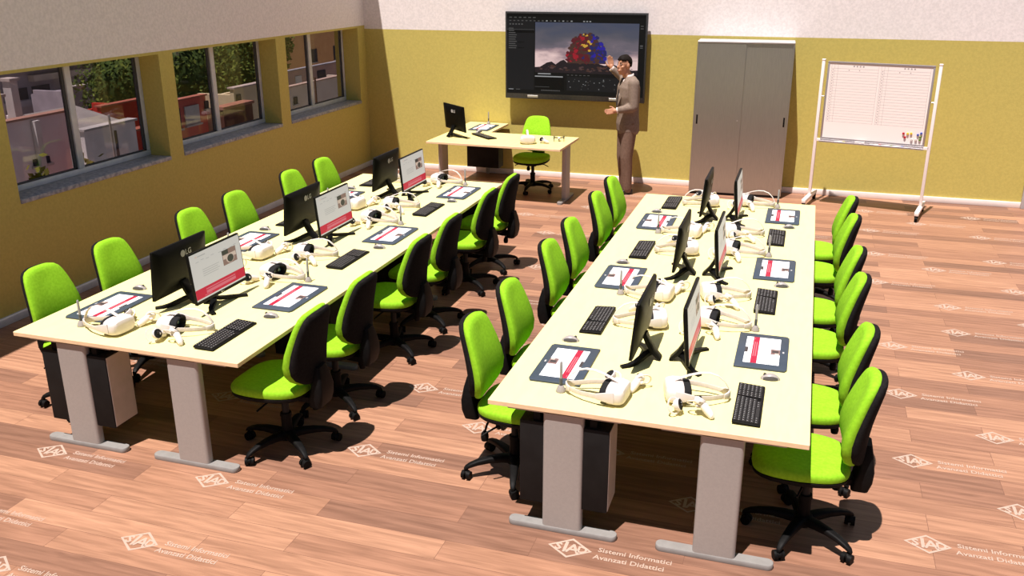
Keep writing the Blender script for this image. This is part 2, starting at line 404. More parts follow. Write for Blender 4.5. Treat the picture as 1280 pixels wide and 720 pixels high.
# edge of the grey doorway at the far right end of the back wall
d = MB(); d.box(4.10, 4.22, YB - .05, YB + .02, 0, 2.08, 'alu', .006); d.box(5.12, 5.21, YB - .05, YB + .02, 0, 2.08, 'alu', .006); d.box(4.10, 5.21, YB - .05, YB + .02, 2.08, 2.16, 'alu', .006)
dr = d.build('door_1'); tag(dr, kind='structure')
d = MB(); d.box(4.22, 5.12, YB - .03, YB + .01, 0.005, 2.08, 'alu', .004); dl = d.build('door_leaf', dr)
d = MB(); d.tube([(5.03, YB - .03, 1.02), (5.03, YB - .08, 1.02), (4.92, YB - .08, 1.02)], .01, 'chrome'); d.build('door_handle', dl)

# ---------------------------------------------------------------- long tables
def t_leg(parent, x, y):
    r = MB()
    r.rings([[Vector((x + px * 1.0, y + py, z)) for px, py in rrect(.107, .03, .02)] for z in (.03, .70)], 'leg', True, True)
    lg = r.build('leg', parent)
    f = MB(); f.rings([[Vector((x + px * k, y + py * k2, z)) for px, py in rrect(.297, .034, .03)] for z, k, k2 in ((0, .995, .97), (.004, 1, 1), (.026, 1, 1), (.03, .993, .93))], 'foot', True, True)
    f.build('foot', lg)
    c = MB(); c.box(x - .30, x + .30, y - .025, y + .025, .695, .712, 'leg', .004); c.build('support_bar', lg)
def top_face(m, name):
    i = m.mi(name); m.bm.normal_update()
    for f in m.bm.faces:
        if abs(f.normal.z) > .9: f.material_index = i
def long_table(cx, label):
    t = thing('conference_table', label, 'table', (cx, 0, 0), 0, 'long cream tables')
    m = MB(); m.box(-.8, .8, 0, 4.8, .712, .74, 'edge', .0025, 1); top_face(m, 'table'); m.build('tabletop', t)
    for sx in (-.4, .4):
        for y in (.046, 1.6, 3.2, 4.754): t_leg(t, sx, y)
    return t
CXR, CXL = .8, -2.3
long_table(CXL, 'left long cream table, the one running beside the windows')
long_table(CXR, 'right long cream table, between the aisle and the open floor')

# ---------------------------------------------------------------- swivel chairs
def make_chair():
    t = thing('office_chair', 'x', 'chair')
    n = 28
    def backring(z, hw, cx, ht, k=.9, dx=0):
        out = []
        for a, bb in superel(hw, ht, n, 2.6):
            out.append(Vector((cx + dx + bb - k * a * a, a, z)))
        return out
    prof = [(.497, .04, .204, .010), (.500, .085, .203, .020), (.512, .125, .200, .030), (.545, .172, .194, .040), (.59, .200, .189, .047), (.65, .210, .190, .050),
            (.72, .204, .201, .048), (.79, .192, .218, .044), (.86, .177, .237, .040), (.905, .163, .250, .037), (.935, .148, .258, .033), (.955, .124, .263, .027), (.966, .084, .266, .018), (.969, .04, .267, .009)]
    c = MB(); c.rings([backring(z, h, x, th) for z, h, x, th in prof], 'green')
    # shallow tuck below the headline of the cushion
    for v in c.bm.verts:
        d2 = ((v.co.y) / .045) ** 2 + ((v.co.z - .885) / .04) ** 2
        if v.co.x < .255: v.co.x += .012 * math.exp(-d2)
    bk = c.build('backrest', t)
    sp = [(z, h * .955, x, th) for z, h, x, th in prof]
    s = MB(); s.rings([backring(.735 + (z - .735) * .978, h, x, th * .9, .9, .030) for z, h, x, th in sp], 'blackfab'); s.build('back_shell', t)
    st = MB(); N = 40
    def seatring(z, k, drop=1.0):
        out = []
        for a, bb in superel(.245 * k, .238 * k, N, 3.4):
            x = -.045 + a; y = bb * (1 - .10 * max(0, a / .245)) * (1 - .06 * max(0, -a / .245) ** 2)
            zz = z - drop * .022 * max(0, (-a / .245 - .45)) ** 1.5 - drop * .006 * max(0, a / .245) * 0
            zz += drop * .010 * (abs(bb) / .238) ** 2
            out.append(Vector((x, y, zz)))
        return out
    st.rings([seatring(z, k) for z, k in ((.424, .93), (.434, .985), (.452, 1.0), (.468, .99), (.480, .955), (.487, .89), (.490, .75), (.488, .5), (.485, .2))], 'green')
    st.build('seat', t)
    p = MB(); p.rings([seatring(z, k, .9) for z, k in ((.398, .80), (.402, .93), (.414, .985), (.428, .99), (.432, .95))], 'black'); p.build('seat_pan', t)
    br = MB()
    br.rings([[Vector((cx + a, bb, z)) for a, bb in rrect(hx, hy, .02)] for z, cx, hx, hy in ((.335, .245, .03, .05), (.345, .250, .042, .075), (.40, .262, .045, .085), (.46, .270, .04, .085), (.54, .268, .03, .07), (.60, .262, .022, .05))], 'black')
    br.tube([(.26, 0, .375), (.16, 0, .372), (.02, 0, .388)], 0, 'black', flat=[(.045, .016), (.04, .016), (.05, .016)], up=(0, 0, 1))
    br.build('back_bracket', t)
    mc = MB(); mc.box(-.11, .09, -.075, .075, .352, .402, 'black', .012); mc.build('mechanism', t)
    g = MB(); g.cyl((0, 0, .10), (0, 0, .24), .033, .033, 'black', 20); g.cyl((0, 0, .235), (0, 0, .36), .022, .022, 'greyplastic', 20); g.cyl((0, 0, .225), (0, 0, .245), .037, .034, 'black', 20)
    g.build('gas_column', t)
    h = MB(); h.lathe([(.03, .066), (.05, .068), (.056, .08), (.054, .112), (.044, .124), (.03, .126)], 'black', 24); hub = h.build('base_hub', t)
    for k in range(5):
        a = math.radians(33 + 72 * k); R = Matrix.Rotation(a, 4, 'Z')
        ar = MB(); rr = []
        for x, z, hw, hh in ((.03, .096, .032, .026), (.09, .103, .029, .023), (.16, .104, .025, .019), (.23, .096, .021, .016), (.275, .084, .018, .014), (.302, .072, .014, .011), (.312, .062, .009, .007)):
            rr.append([R @ Vector((x, yy, z + zz)) for yy, zz in rrect(hw, hh, min(hw, hh) * .7, 3)])
        ar.rings(rr, 'black'); ar.build('base_arm', t)
        ca = MB(); c0 = R @ Vector((.295, 0, 0)); sw = Matrix.Rotation(a + .9 + k, 4, 'Z')
        for sgn in (-1, 1):
            q0 = c0 + sw @ Vector((.008, sgn * .006, .027)); q1 = c0 + sw @ Vector((.008, sgn * .027, .027))
            ca.cyl(q0, q1, .027, .025, 'black', 18)
        ca.ball(c0 + sw @ Vector((.002, 0, .036)), (.024, .024, .020), 'black', sub=2); ca.cyl(c0 + Vector((0, 0, .04)), c0 + Vector((0, 0, .066)), .008, .008, 'black', 10)
        ca.build('caster', t)
    for pts, bl in (([(.03, .07, .375), (.06, .16, .368), (.10, .205, .352), (.13, .225, .33)], None), ([(-.02, -.07, .378), (-.03, -.17, .372), (-.05, -.23, .352)], None), ([(-.06, .07, .378), (-.08, .17, .370), (-.1, .22, .352)], None)):
        lv = MB(); lv.tube(pts, .006, 'black', 8); lv.build('lever', t)
    kn = MB(); kn.tube([(.12, .085, .385), (.14, .10, .34), (.15, .105, .30)], .007, 'black', 8); kn.lathe([(.008, .235), (.02, .24), (.024, .26), (.021, .285), (.01, .30)], 'black', 14, Matrix.Translation((.152, .106, 0)))
    kn.build('tension_knob', t)
    return t
RANK6 = ['nearest the camera', 'second from the camera', 'third from the camera', 'fourth from the camera', 'fifth from the camera', 'farthest from the camera']
RANK3 = ['nearest the camera', 'middle one along the table', 'farthest from the camera']
SIDES = {'LL': (CXL, -1, 'window side of left table'), 'LR': (CXL, 1, 'aisle side of left table'), 'RL': (CXR, -1, 'aisle side of right table'), 'RR': (CXR, 1, 'open-floor side of right table')}
def spot(sd, unit, lx, ly):
    cx, s, _ = SIDES[sd]
    return (cx + s * lx, 1.6 * unit + (ly if s > 0 else 1.6 - ly), 0 if s > 0 else PI)

chair = Proto(make_chair())
for sd in SIDES:
    sp = sorted([spot(sd, u, .825, ly) for u in range(3) for ly in (.40, 1.05)], key=lambda q: q[1])
    for i, (x, y, r) in enumerate(sp):
        o = chair.get(); o.location = (x, y, 0); o.rotation_euler = (0, 0, r)
        tag(o, 'lime green swivel office chair, %s, %s' % (SIDES[sd][2], RANK6[i]), 'chair', 'office chairs along the long tables')
o = chair.get(); o.location = (-2.0, 7.60, 0); o.rotation_euler = (0, 0, PI / 2)
tag(o, "lime green swivel office chair behind the teacher's desk, facing the class", 'chair')
if 'group' in o: del o['group']

# ---------------------------------------------------------------- hung computer cases
def make_case():
    t = thing('computer_case', 'x', 'computer')
    b = MB(); b.box(-.238, .238, -.105, .105, .158, .636, 'case_black', .004); b.build('case_body', t)
    p = MB(); p.box(-.2405, -.2375, -.097, .097, .166, .628, 'case_panel', .001, 1); p.build('light_panel', t)['label'] = 'light beige end panel'
    for x in (-.15, .15):
        h = MB(); h.box(x - .02, x + .02, -.09, .09, .63, .7125, 'black', .003, 1); h.build('hanger', t)
    return t
case = Proto(make_case())
for sd in SIDES:
    L = sorted([spot(sd, u, .397, 1.465) for u in range(3)], key=lambda q: q[1])
    for i, (x, y, r) in enumerate(L):
        o = case.get(); o.location = (x, y, 0); o.rotation_euler = (0, 0, r)
        tag(o, 'black computer case under %s, %s' % (SIDES[sd][2], RANK3[i].replace(' one along the table', ' one')), 'computer', 'computer cases hung under the tables')

# ---------------------------------------------------------------- desktop things
TZ = .74
def page_quads(b, o, ux, uy, W, H, n, tab=False):
    """a web page seen on a display: o = lower left corner, ux/uy unit vectors, W x H metres"""
    e = n
    P = lambda u, v, k: o + ux * (u * W) + uy * (v * H) + n * (.0004 * k)
    q = lambda u0, v0, u1, v1, m, k: b.poly([P(u0, v0, k), P(u1, v0, k), P(u1, v1, k), P(u0, v1, k)], m)
    if not tab:
        q(0, 0, 1, 1, 'page', 1); q(0, .035, 1, .245, 'page_red', 2); q(.2, .17, .8, .195, 'page_pink', 3); q(.2, .09, .8, .15, 'page_pink', 3); q(.16, .06, .3, .075, 'page_pink', 3)
        q(.10, .90, .14, .935, 'page_ph2', 2); q(.15, .905, .30, .925, 'page_line', 2)
        for i, x in enumerate((.1, .2, .3, .4, .55, .65, .78, .86)): q(x, .80 + .02 * (i % 2), x + .06, .812 + .02 * (i % 2), 'page_line', 2)
        for i in range(4): q(.2, .60 - .045 * i, .53 - .03 * (i % 2), .612 - .045 * i, 'page_line', 2)
        q(.61, .47, .90, .80, 'page_ph1', 2); q(.61, .70, .74, .80, 'page_ph3', 3)
        q(.62, .60, .89, .69, 'page_ph2', 3)
        for u, v, ru, rv, m, k in ((.76, .585, .085, .10, 'page_ph2', 4), (.765, .58, .066, .085, 'page_ph3', 5)):
            b.poly([P(u + ru * math.cos(a * PI / 8), v + rv * math.sin(a * PI / 8), k) for a in range(16)], m)
    else:
        q(0, 0, 1, 1, 'tpage', 1); q(0, .20, 1, .38, 'tred', 2); q(.2, .30, .75, .33, 'tpink', 3); q(.2, .24, .75, .27, 'tpink', 3); q(.04, .23, .1, .25, 'tpink', 3)
        q(.42, .74, .62, 1.0, 'tph', 2); q(.47, .78, .55, .96, 'tph2', 3); q(.56, .86, .62, .98, 'page_ph2', 3)
        q(.42, .0, .62, .085, 'tph2', 2)

def make_monitor():
    t = thing('monitor', 'x', 'monitor')
    # local: +x is where the user sits; screen leans back a little
    y0, y1, z0, z1 = -.277, .277, .085, .418
    lean = lambda z: .036 - .03 * (z - z0) / (z1 - z0)
    sh = MB(); S = Matrix.Shear('YZ', 4, (0, 0)) if False else None
    h = MB()
    nn = 1
    def sec(x_off, my, mz0, mz1, r):
        pts = []
        for a, bb in rrect((y1 - y0) / 2 - my, (z1 - z0) / 2 - (mz0 + mz1) / 2, r, 4):
            z = (z0 + z1) / 2 + (mz0 - mz1) / 2 + bb
            pts.append(Vector((lean(z) + x_off, a, z)))
        return pts
    h.rings([sec(0, .001, .001, .001, .004), sec(-.001, 0, 0, 0, .004), sec(-.016, 0, 0, 0, .006), sec(-.022, .008, .008, .006, .012), sec(-.034, .07, .06, .05, .03), sec(-.040, .12, .11, .11, .03)], 'monblack', True, True)
    hs = h.build('housing', t, 25)
    d = MB(); n = Vector((1, 0, .09)).normalized(); uy = Vector((-.03 / (z1 - z0), 0, 1)).normalized()
    zb = z0 + .022
    page_quads(d, Vector((lean(zb) + .0006, y0 + .008, zb)), Vector((0, 1, 0)), uy, (y1 - y0) - .016, z1 - z0 - .022 - .007, n)
    d.build('display', t, fixn=False)
    # mark on the back (circle and letters) and on the chin
    lg = MB(); zc = .362; xo = lean(zc) - .0265
    B = Matrix(((0, 0, -1, 0), (-1, 0, 0, 0), (0, 1, 0, 0), (0, 0, 0, 1)))      # text plane on the back: reads from behind
    slope = Matrix.Rotation(math.radians(-12), 4, 'Y')
    back = Matrix.Translation((lean(.335) - .0415, -.02, .338))
    lg.poly([back @ Vector((0, .022 + .023 * math.cos(a * PI / 12), .023 * math.sin(a * PI / 12))) for a in range(24)], 'logo')
    lg.text('LG', .052, 'logo', back @ Matrix.Translation((-.0004, -.004, 0)) @ B, 'LEFT', .0012)
    lg.build('back_logo', t, fixn=False)['label'] = 'silver round emblem and letters'
    ch = MB(); F = Matrix(((0, 0, 1, 0), (1, 0, 0, 0), (0, 1, 0, 0), (0, 0, 0, 1)))
    fr = Matrix.Translation((lean(.096) + .0012, 0, .0955))
    ch.poly([fr @ Vector((0, -.010 + .006 * math.cos(a * PI / 8), .006 * math.sin(a * PI / 8))) for a in range(16)], 'logo'); ch.text('LG', .016, 'logo', fr @ Matrix.Translation((0, -.002, 0)) @ F, 'LEFT')
    ch.build('front_logo', t, fixn=False)['label'] = 'small silver emblem under the screen'
    s = MB()
    s.tube([(-.004, 0, .15), (-.025, 0, .10), (-.055, 0, .05), (-.100, 0, .005)], 0, 'monblack', flat=[(.034, .010), (.035, .010), (.037, .009), (.038, .005)], up=(1, 0, .3))
    s.build('neck', t)
    for sg in (-1, 1):
        a = MB(); a.tube([(-.052, 0, .045), (-.02, sg * .03, .032), (.0, sg * .075, .022), (.022, sg * .125, .014), (.052, sg * .165, .009), (.09, sg * .193, .007)], 0, 'monblack', flat=[(.021, .009), (.020, .009), (.018, .009), (.017, .008), (.016, .007), (.015, .0055)], up=(0, 0, 1))
        a.build('base_arm', t)
    return t
monitor = Proto(make_monitor())

def make_keyboard():
    t = thing('keyboard', 'x', 'keyboard')
    b = MB(); R = Matrix.Rotation(math.radians(-2.5), 4, 'Y')
    b.rings([[Vector((a, bb, z - a * .06)) for a, bb in rrect(.0685 * k, .233 * k, .006, 3)] for z, k in ((.004, .985), (.006, 1), (.014, 1), (.0165, .985))], 'black'); b.build('keyboard_base', t)
    k = MB(); k2 = MB()
    rows = 6
    for r in range(rows):
        x = -.055 + .0205 * r; y = -.224
        if r == 5: lay = [(.024, 3), (.10, 1), (.024, 3)]; ws = [.022] * 3 + [.112] + [.022] * 3
        else: ws = [.0195 + (.012 if (r > 1 and i == 0) else 0) for i in range(14 if r < 2 else 13)]
        cnt = 0
        def key(y, wd, k=k):
            z = .0165 - x * .06
            k.box(x - .0085, x + .0085, y + .001, y + wd - .001, z, z + .005, 'keys', 0)
            if wd < .05: k.poly([Vector((x + dx, y + wd * .5 + dy, z + .0053)) for dx, dy in ((-.004, -.0025), (.001, -.0025), (.001, .002), (-.004, .002))], 'legend')
        for wd in ws: key(y, wd); y += wd + .0005
        y = .098
        for j in range(3): key(.068 + .0205 * j, .0195, k2)
        for j in range(4): key(.134 + .0205 * j, .0195, k2)
    k.build('letter_keys', t, fixn=False); k2.build('number_keys', t, fixn=False)
    return t
keyboard = Proto(make_keyboard())

def make_mouse():
    t = thing('computer_mouse', 'x', 'mouse')
    m = MB(); rr = []
    for u in range(9):
        x = -.052 + .104 * u / 8; f = math.sin(PI * (u + .35) / 8.7)
        hw = .031 * max(.12, f) ** .5; hh = .034 * max(.05, f) ** .8
        rr.append([Vector((x, hw * math.cos(a), max(0.001, hh * math.sin(a)) if 0 <= a <= PI else .001)) for a in [2 * PI * i / 20 for i in range(20)]])
    m.rings(rr, 'mousegrey'); sh = m.build('shell', t, 60)
    for s in (-1, 1):
        d = MB(); rr = []
        for u in range(1, 8):
            x = -.052 + .104 * u / 8; f = math.sin(PI * (u + .35) / 8.7); hw = .0315 * max(.12, f) ** .5; hh = .034 * max(.05, f) ** .8
            rr.append([Vector((x, s * (hw + .0006) * math.cos(a), (hh + .0006) * math.sin(a) + .001)) for a in (0.02, .25, .5, .75)])
        d.rings(rr, 'mousedark', False, True, False); d.build('side_grip', t)
    w = MB(); w.cyl((-.03, -.004, .026), (-.03, .004, .026), .008, .008, 'mousedark', 14); w.build('scroll_wheel', t)
    return t
mouse = Proto(make_mouse())

def make_tablet():
    t = thing('graphics_tablet', 'x', 'tablet')
    b = MB(); hx, hy = .1445, .2575
    out = [(-hx, -hy), (hx - .012, -hy), (hx, -hy + .022), (hx, hy - .022), (hx - .012, hy), (-hx, hy)]
    b.rings([[Vector((x * k, y * k, z)) for x, y in out] for z, k in ((.0, .985), (.002, 1), (.011, 1), (.013, .988))], 'slate', True, False); b.build('tablet_body', t)
    d = MB(); page_quads(d, Vector((-.098, .198, .0131)), Vector((0, -1, 0)), Vector((1, 0, 0)), .396, .196, Vector((0, 0, 1)), True)
    d.poly([(.112, -.012, .0133), (.122, -.012, .0133), (.122, .012, .0133), (.112, .012, .0133)], 'logo'); d.build('display', t, fixn=False)
    return t
tablet = Proto(make_tablet())

def make_stand():
    t = thing('pen_stand', 'x', 'pen stand')
    b = MB(); b.lathe([(.001, 0), (.026, 0), (.027, .004), (.024, .014), (.017, .030), (.013, .036), (.006, .036), (.0055, .02), (.001, .02)], 'standgrey', 20); b.build('cone_base', t)
    return t
stand = Proto(make_stand())
def make_stylus():
    t = thing('stylus_pen', 'x', 'pen')
    b = MB(); b.lathe([(.001, .021), (.004, .026), (.0078, .038), (.009, .06), (.0085, .078)], 'pendark', 14); b.build('grip', t)['label'] = 'dark rubber grip'
    c = MB(); c.lathe([(.0083, .078), (.008, .12), (.0072, .165), (.005, .172), (.001, .174)], 'pengrey', 14); c.build('barrel', t)
    return t
stylus = Proto(make_stylus())

def make_headset():
    t = thing('vr_headset', 'x', 'headset')
    n = 32; zc = .0535
    ring = lambda x, hy, hz, e=3.2, dz=0: [Vector((x, a, zc + dz + bb)) for a, bb in superel(hy, hz, n, e)]
    v = MB(); v.rings([ring(-.056, .03, .015), ring(-.055, .060, .030), ring(-.050, .080, .041), ring(-.038, .091, .0475), ring(-.015, .0955, .0515), ring(.012, .096, .0525), ring(.030, .094, .0515), ring(.036, .090, .049)], 'white')
    v.build('visor', t)
    f = MB(); f.rings([ring(.034, .086, .046, 2.8), ring(.060, .084, .047, 2.6), ring(.072, .079, .044, 2.4), ring(.076, .070, .036, 2.4), ring(.068, .063, .031, 2.4), ring(.038, .060, .028, 2.4)], 'foam', True)
    f.build('face_cushion', t)
    for s in (-1, 1):
        l = MB(); l.cyl((.036, s * .031, zc), (.0425, s * .031, zc), .020, .021, 'foam', 20); l.ball((.0425, s * .031, zc), (.004, .018, .018), 'lens'); l.build('lens', t)
        k = MB(); k.tube([(-.005, s * .094, zc + .004), (.04, s * .099, zc + .002), (.10, s * .094, .050), (.17, s * .076, .044), (.225, s * .050, .040), (.262, s * .026, .038)], 0, 'whitefab', flat=(.013, .0016), up=(0, s, 0)); k.build('side_strap', t)
        a = MB(); a.tube([(-.01, s * .0955, zc + .004), (.035, s * .0995, zc + .002), (.085, s * .097, .051)], 0, 'white', flat=[(.030, .003), (.025, .003), (.015, .003)], up=(0, s, 0)); a.build('strap_arm', t)
    k = MB(); k.tube([(-.015, 0, .104), (.02, 0, .119), (.07, 0, .138), (.12, 0, .150), (.17, 0, .151), (.215, 0, .136), (.25, 0, .105), (.272, 0, .068), (.279, 0, .045)], 0, 'whitefab', flat=(.0115, .0016), up=(0, 0, 1)); k.build('top_strap', t)
    r = MB(); r.tube([(.245, -.040, .037), (.268, -.024, .037), (.279, 0, .037), (.268, .024, .037), (.245, .040, .037)], 0, 'whitefab', flat=[(.014, .003), (.019, .004), (.022, .004), (.019, .004), (.014, .003)], up=(1, 0, 0)); r.build('rear_cradle', t)
    return t
headset = Proto(make_headset())

def make_controller():
    t = thing('vr_controller', 'x', 'controller')
    g = MB()
    # head disc with its black face on +z, handle along -y
    g.lathe([(.012, -.030), (.024, -.027), (.031, -.014), (.0325, 0), (.030, .003)], 'white', 26)
    rr = []
    for u in range(9):
        s = u / 8; y = -.012 - .086 * s; z = -.014 - .036 * s; rad = .0195 - .004 * s + .003 * math.sin(PI * s)
        if u == 8: rad = .006
        rr.append([Vector((rad * math.cos(2 * PI * i / 18), y, z + rad * 1.12 * math.sin(2 * PI * i / 18))) for i in range(18)])
    g.rings(rr, 'white'); g.build('handle', t)
    f = MB(); f.lathe([(.001, .0052), (.020, .0052), (.0285, .0042), (.0292, .002), (.0285, .0005)], 'foam', 26); f.build('black_face', t)['label'] = 'black button face'
    th = MB(); th.lathe([(.001, .017), (.008, .017), (.009, .0145), (.0045, .0125), (.0045, .004)], 'blackgloss', 14, Matrix.Translation((.006, .008, 0))); th.build('thumbstick', t)
    r = MB(); R = Matrix.Translation((0, .014, -.026)) @ Matrix.Rotation(math.radians(-24), 4, 'X')
    r.tube([R @ Vector((.041 * math.cos(a), .041 * math.sin(a), 0)) for a in [math.radians(-60 + 300 * i / 28) for i in range(29)]], 0, 'white', flat=(.0042, .0018), up=R.to_3x3() @ Vector((0, 0, 1)))
    r.build('tracking_ring', t)
    tr = MB(); tr.ball((0, -.006, -.034), (.009, .014, .012), 'white'); tr.build('trigger', t)
    return t
controller = Proto(make_controller())
_cv = None
def place_controller(o, x, y, rz, n, gdir):
    """n = where the black face looks, gdir = where the handle points (both in the station's frame); lowest point touches the table"""
    global _cv
    if _cv is None:
        _cv = [Vector(v.co) for c in kids(controller.root) for v in c.data.vertices]
    Z = Vector(n).normalized(); Y = -Vector(gdir); Y = (Y - Z * Y.dot(Z)).normalized(); X = Y.cross(Z)
    R = Matrix((X, Y, Z)).transposed(); R = Matrix.Rotation(rz, 3, 'Z') @ R
    zmin = min((R @ v).z for v in _cv)
    o.rotation_euler = R.to_euler(); o.location = (x, y, TZ - zmin + .0002)

for sd in SIDES:
    nm = SIDES[sd][2]
    order = [0, 1, 2]
    def per_unit(lx, ly): return sorted([spot(sd, u, lx, ly) for u in range(3)], key=lambda q: q[1])
    def put(proto, lx, ly, lab, cat, grp, dz=0, drz=0):
        for i, (x, y, r) in enumerate(per_unit(lx, ly)):
            o = proto.get(); o.location = (x, y, TZ + dz); o.rotation_euler = (0, 0, r + drz)
            tag(o, lab % (nm, RANK3[i].replace(' one along the table', ' one')), cat, grp)
    put(monitor, .127, .81, 'black monitor facing the %s, %s', 'monitor', 'monitors on the long tables')
    put(keyboard, .498, .335, 'black keyboard on the %s, %s', 'keyboard', 'keyboards on the long tables')
    put(mouse, .585, .70, 'grey computer mouse on the %s, %s', 'mouse', 'mice on the long tables', 0, .12)
    put(tablet, .5235, 1.06, 'slate graphics tablet on the %s, %s', 'tablet', 'graphics tablets on the long tables')
    put(stand, .462, 1.395, 'grey cone pen stand on the %s, %s', 'pen stand', 'pen stands on the long tables')
    put(stylus, .462, 1.395, 'stylus pen in stand on the %s, %s', 'pen', 'stylus pens on the long tables')
    HS = sorted([(spot(sd, u, lx, ly), dr, k, u) for u in range(3) for k, (lx, ly, dr) in enumerate(((.125, .300, .25), (.158, 1.412, -.10)))], key=lambda q: q[0][1])
    for i, ((x, y, r), dr, k, u) in enumerate(HS):
        o = headset.get(); o.location = (x, y, TZ); o.rotation_euler = (0, 0, r + dr)
        tag(o, 'white VR headset on the %s, %s' % (nm, RANK6[i]), 'headset', 'VR headsets on the long tables')
        if k == 0: cs = ((.172, .128, (.93, -.12, .36), (.25, .9, -.25)), (.268, .168, (.35, .62, .70), (.95, -.12, -.3)))
        else: cs = ((.084, 1.213, (.72, -.52, .42), (.5, .8, -.25)), (.232, 1.25, (.55, .25, .75), (.45, -.8, -.3)))
        for j, (lx, ly, n_, g_) in enumerate(cs):
            X, Y, r2 = spot(sd, u, lx, ly)
            o = controller.get(); place_controller(o, X, Y, r2, n_, g_)
            where = ('outer', 'inner')[j]
            tag(o, 'white controller %s headset %s, %s' % (('behind', 'beside')[j], RANK6[i].replace(' the camera', ' camera'), nm), 'controller', 'VR controllers beside the headsets')

# ---------------------------------------------------------------- teacher's corner
t = thing('teacher_desk', "teacher's cream desk with grey steel legs, in front of the big screen", 'desk', (-2.3, 7.25, 0), -.022)
m = MB(); m.box(-.9, .9, -.45, .45, .712, .74, 'edge', .0025, 1); top_face(m, 'desk'); m.build('desktop', t)
for sx in (-.855, .855):
    r = MB(); r.rings([[Vector((sx + px, py, z)) for px, py in rrect(.03, .107, .02)] for z in (.03, .70)], 'leg', True, True); lg = r.build('leg', t)
    f = MB(); f.rings([[Vector((sx + px * k, py, z)) for px, py in rrect(.034, .30, .03)] for z, k in ((0, .97), (.004, 1), (.026, 1), (.03, .93))], 'foot', True, True); f.build('foot', lg)
    c = MB(); c.box(sx - .025, sx + .025, -.36, .36, .695, .712, 'leg', .004); c.build('support_bar', lg)
t = thing('side_desk', "small cream return desk between the teacher's desk and the back wall", 'desk', (-2.92, 8.10, 0))
m = MB(); m.box(-.29, .29, -.365, .39, .712, .74, 'edge', .0025, 1); top_face(m, 'desk'); m.build('desktop', t)
for sx in (-.02,):
    r = MB(); r.rings([[Vector((sx + px, .36 + py, z)) for px, py in rrect(.025, .025, .012)] for z in (0, .712)], 'leg', True, True); r.build('leg', t)
o = case.get(); o.location = (-2.895, 8.22, 0); o.rotation_euler = (0, 0, 0)
tag(o, "black computer case hung under the teacher's return desk by the back wall", 'computer')
if 'group' in o: del o['group']
def tput(proto, x, y, rz, lab, cat):
    o = proto.get(); o.location = (x, y, TZ); o.rotation_euler = (0, 0, rz); tag(o, lab, cat)
    if 'group' in o: del o['group']
    return o
tput(monitor, -2.985, 7.255, math.radians(49), "black monitor on the teacher's desk, its back to the class", 'monitor')
tput(keyboard, -2.605, 7.358, math.radians(48), "black keyboard on the teacher's desk behind the monitor", 'keyboard')
tput(mouse, -2.787, 7.665, math.radians(60), "grey computer mouse on the teacher's desk", 'mouse')
tput(tablet, -2.841, 8.03, 0, 'slate graphics tablet on the return desk by the back wall', 'tablet')
tput(stand, -2.89, 8.37, 0, 'grey cone pen stand on the return desk by the back wall', 'pen stand')
tput(stylus, -2.89, 8.37, 0, 'upright stylus pen in the stand on the return desk', 'pen')
tput(headset, -1.90, 7.03, PI / 2 + .35 , "white VR headset on the teacher's desk, front towards the class", 'headset')
o = controller.get(); place_controller(o, -1.745, 7.12, PI / 2, (-.7, .35, .5), (-.3, -.8, -.2)); tag(o, "white VR controller on the teacher's desk beside the headset", 'controller')
if 'group' in o: del o['group']
dn = thing('drone', "small four-rotor drone with grey arms on the teacher's desk", 'drone', (-1.574, 7.345, TZ), .25)
b = MB(); b.rings([[Vector((a, bb, z)) for a, bb in superel(.028 * k, .055 * k, 20, 3)] for z, k in ((.040, .6), (.045, .95), (.058, 1), (.066, .8), (.069, .4))], 'white'); b.build('body', dn)
for sx in (-1, 1):
    for sy in (-1, 1):
        a = MB(); a.tube([(sx * .02, sy * .035, .058), (sx * .07, sy * .06, .062), (sx * .088, sy * .07, .060)], .0055, 'greyplastic', 8); a.cyl((sx * .088, sy * .07, .05), (sx * .088, sy * .07, .076), .010, .009, 'greyplastic', 12)
        if sy: a.cyl((sx * .088, sy * .07, .0), (sx * .088, sy * .07, .05), .004, .006, 'greyplastic', 8)
        a.build('arm', dn)
        p = MB(); p.box(sx * .088 - .042, sx * .088 + .042, sy * .07 - .005, sy * .07 + .005, .077, .079, 'greyplastic', .0005, 1); p.cyl((sx * .088, sy * .07, .075), (sx * .088, sy * .07, .081), .006, .005, 'greyplastic', 10); p.build('propeller', dn)
c = MB(); c.ball((0, -.048, .034), (.013, .013, .013), 'mousedark'); c.tube([(0, -.03, .048), (0, -.04, .042)], .008, 'mousedark'); c.cyl((0, -.058, .034), (0, -.064, .034), .007, .007, 'lens', 12); c.build('camera', dn)

for c_ in kids(dn):
    c_.data.transform(Matrix.Scale(.72, 4))
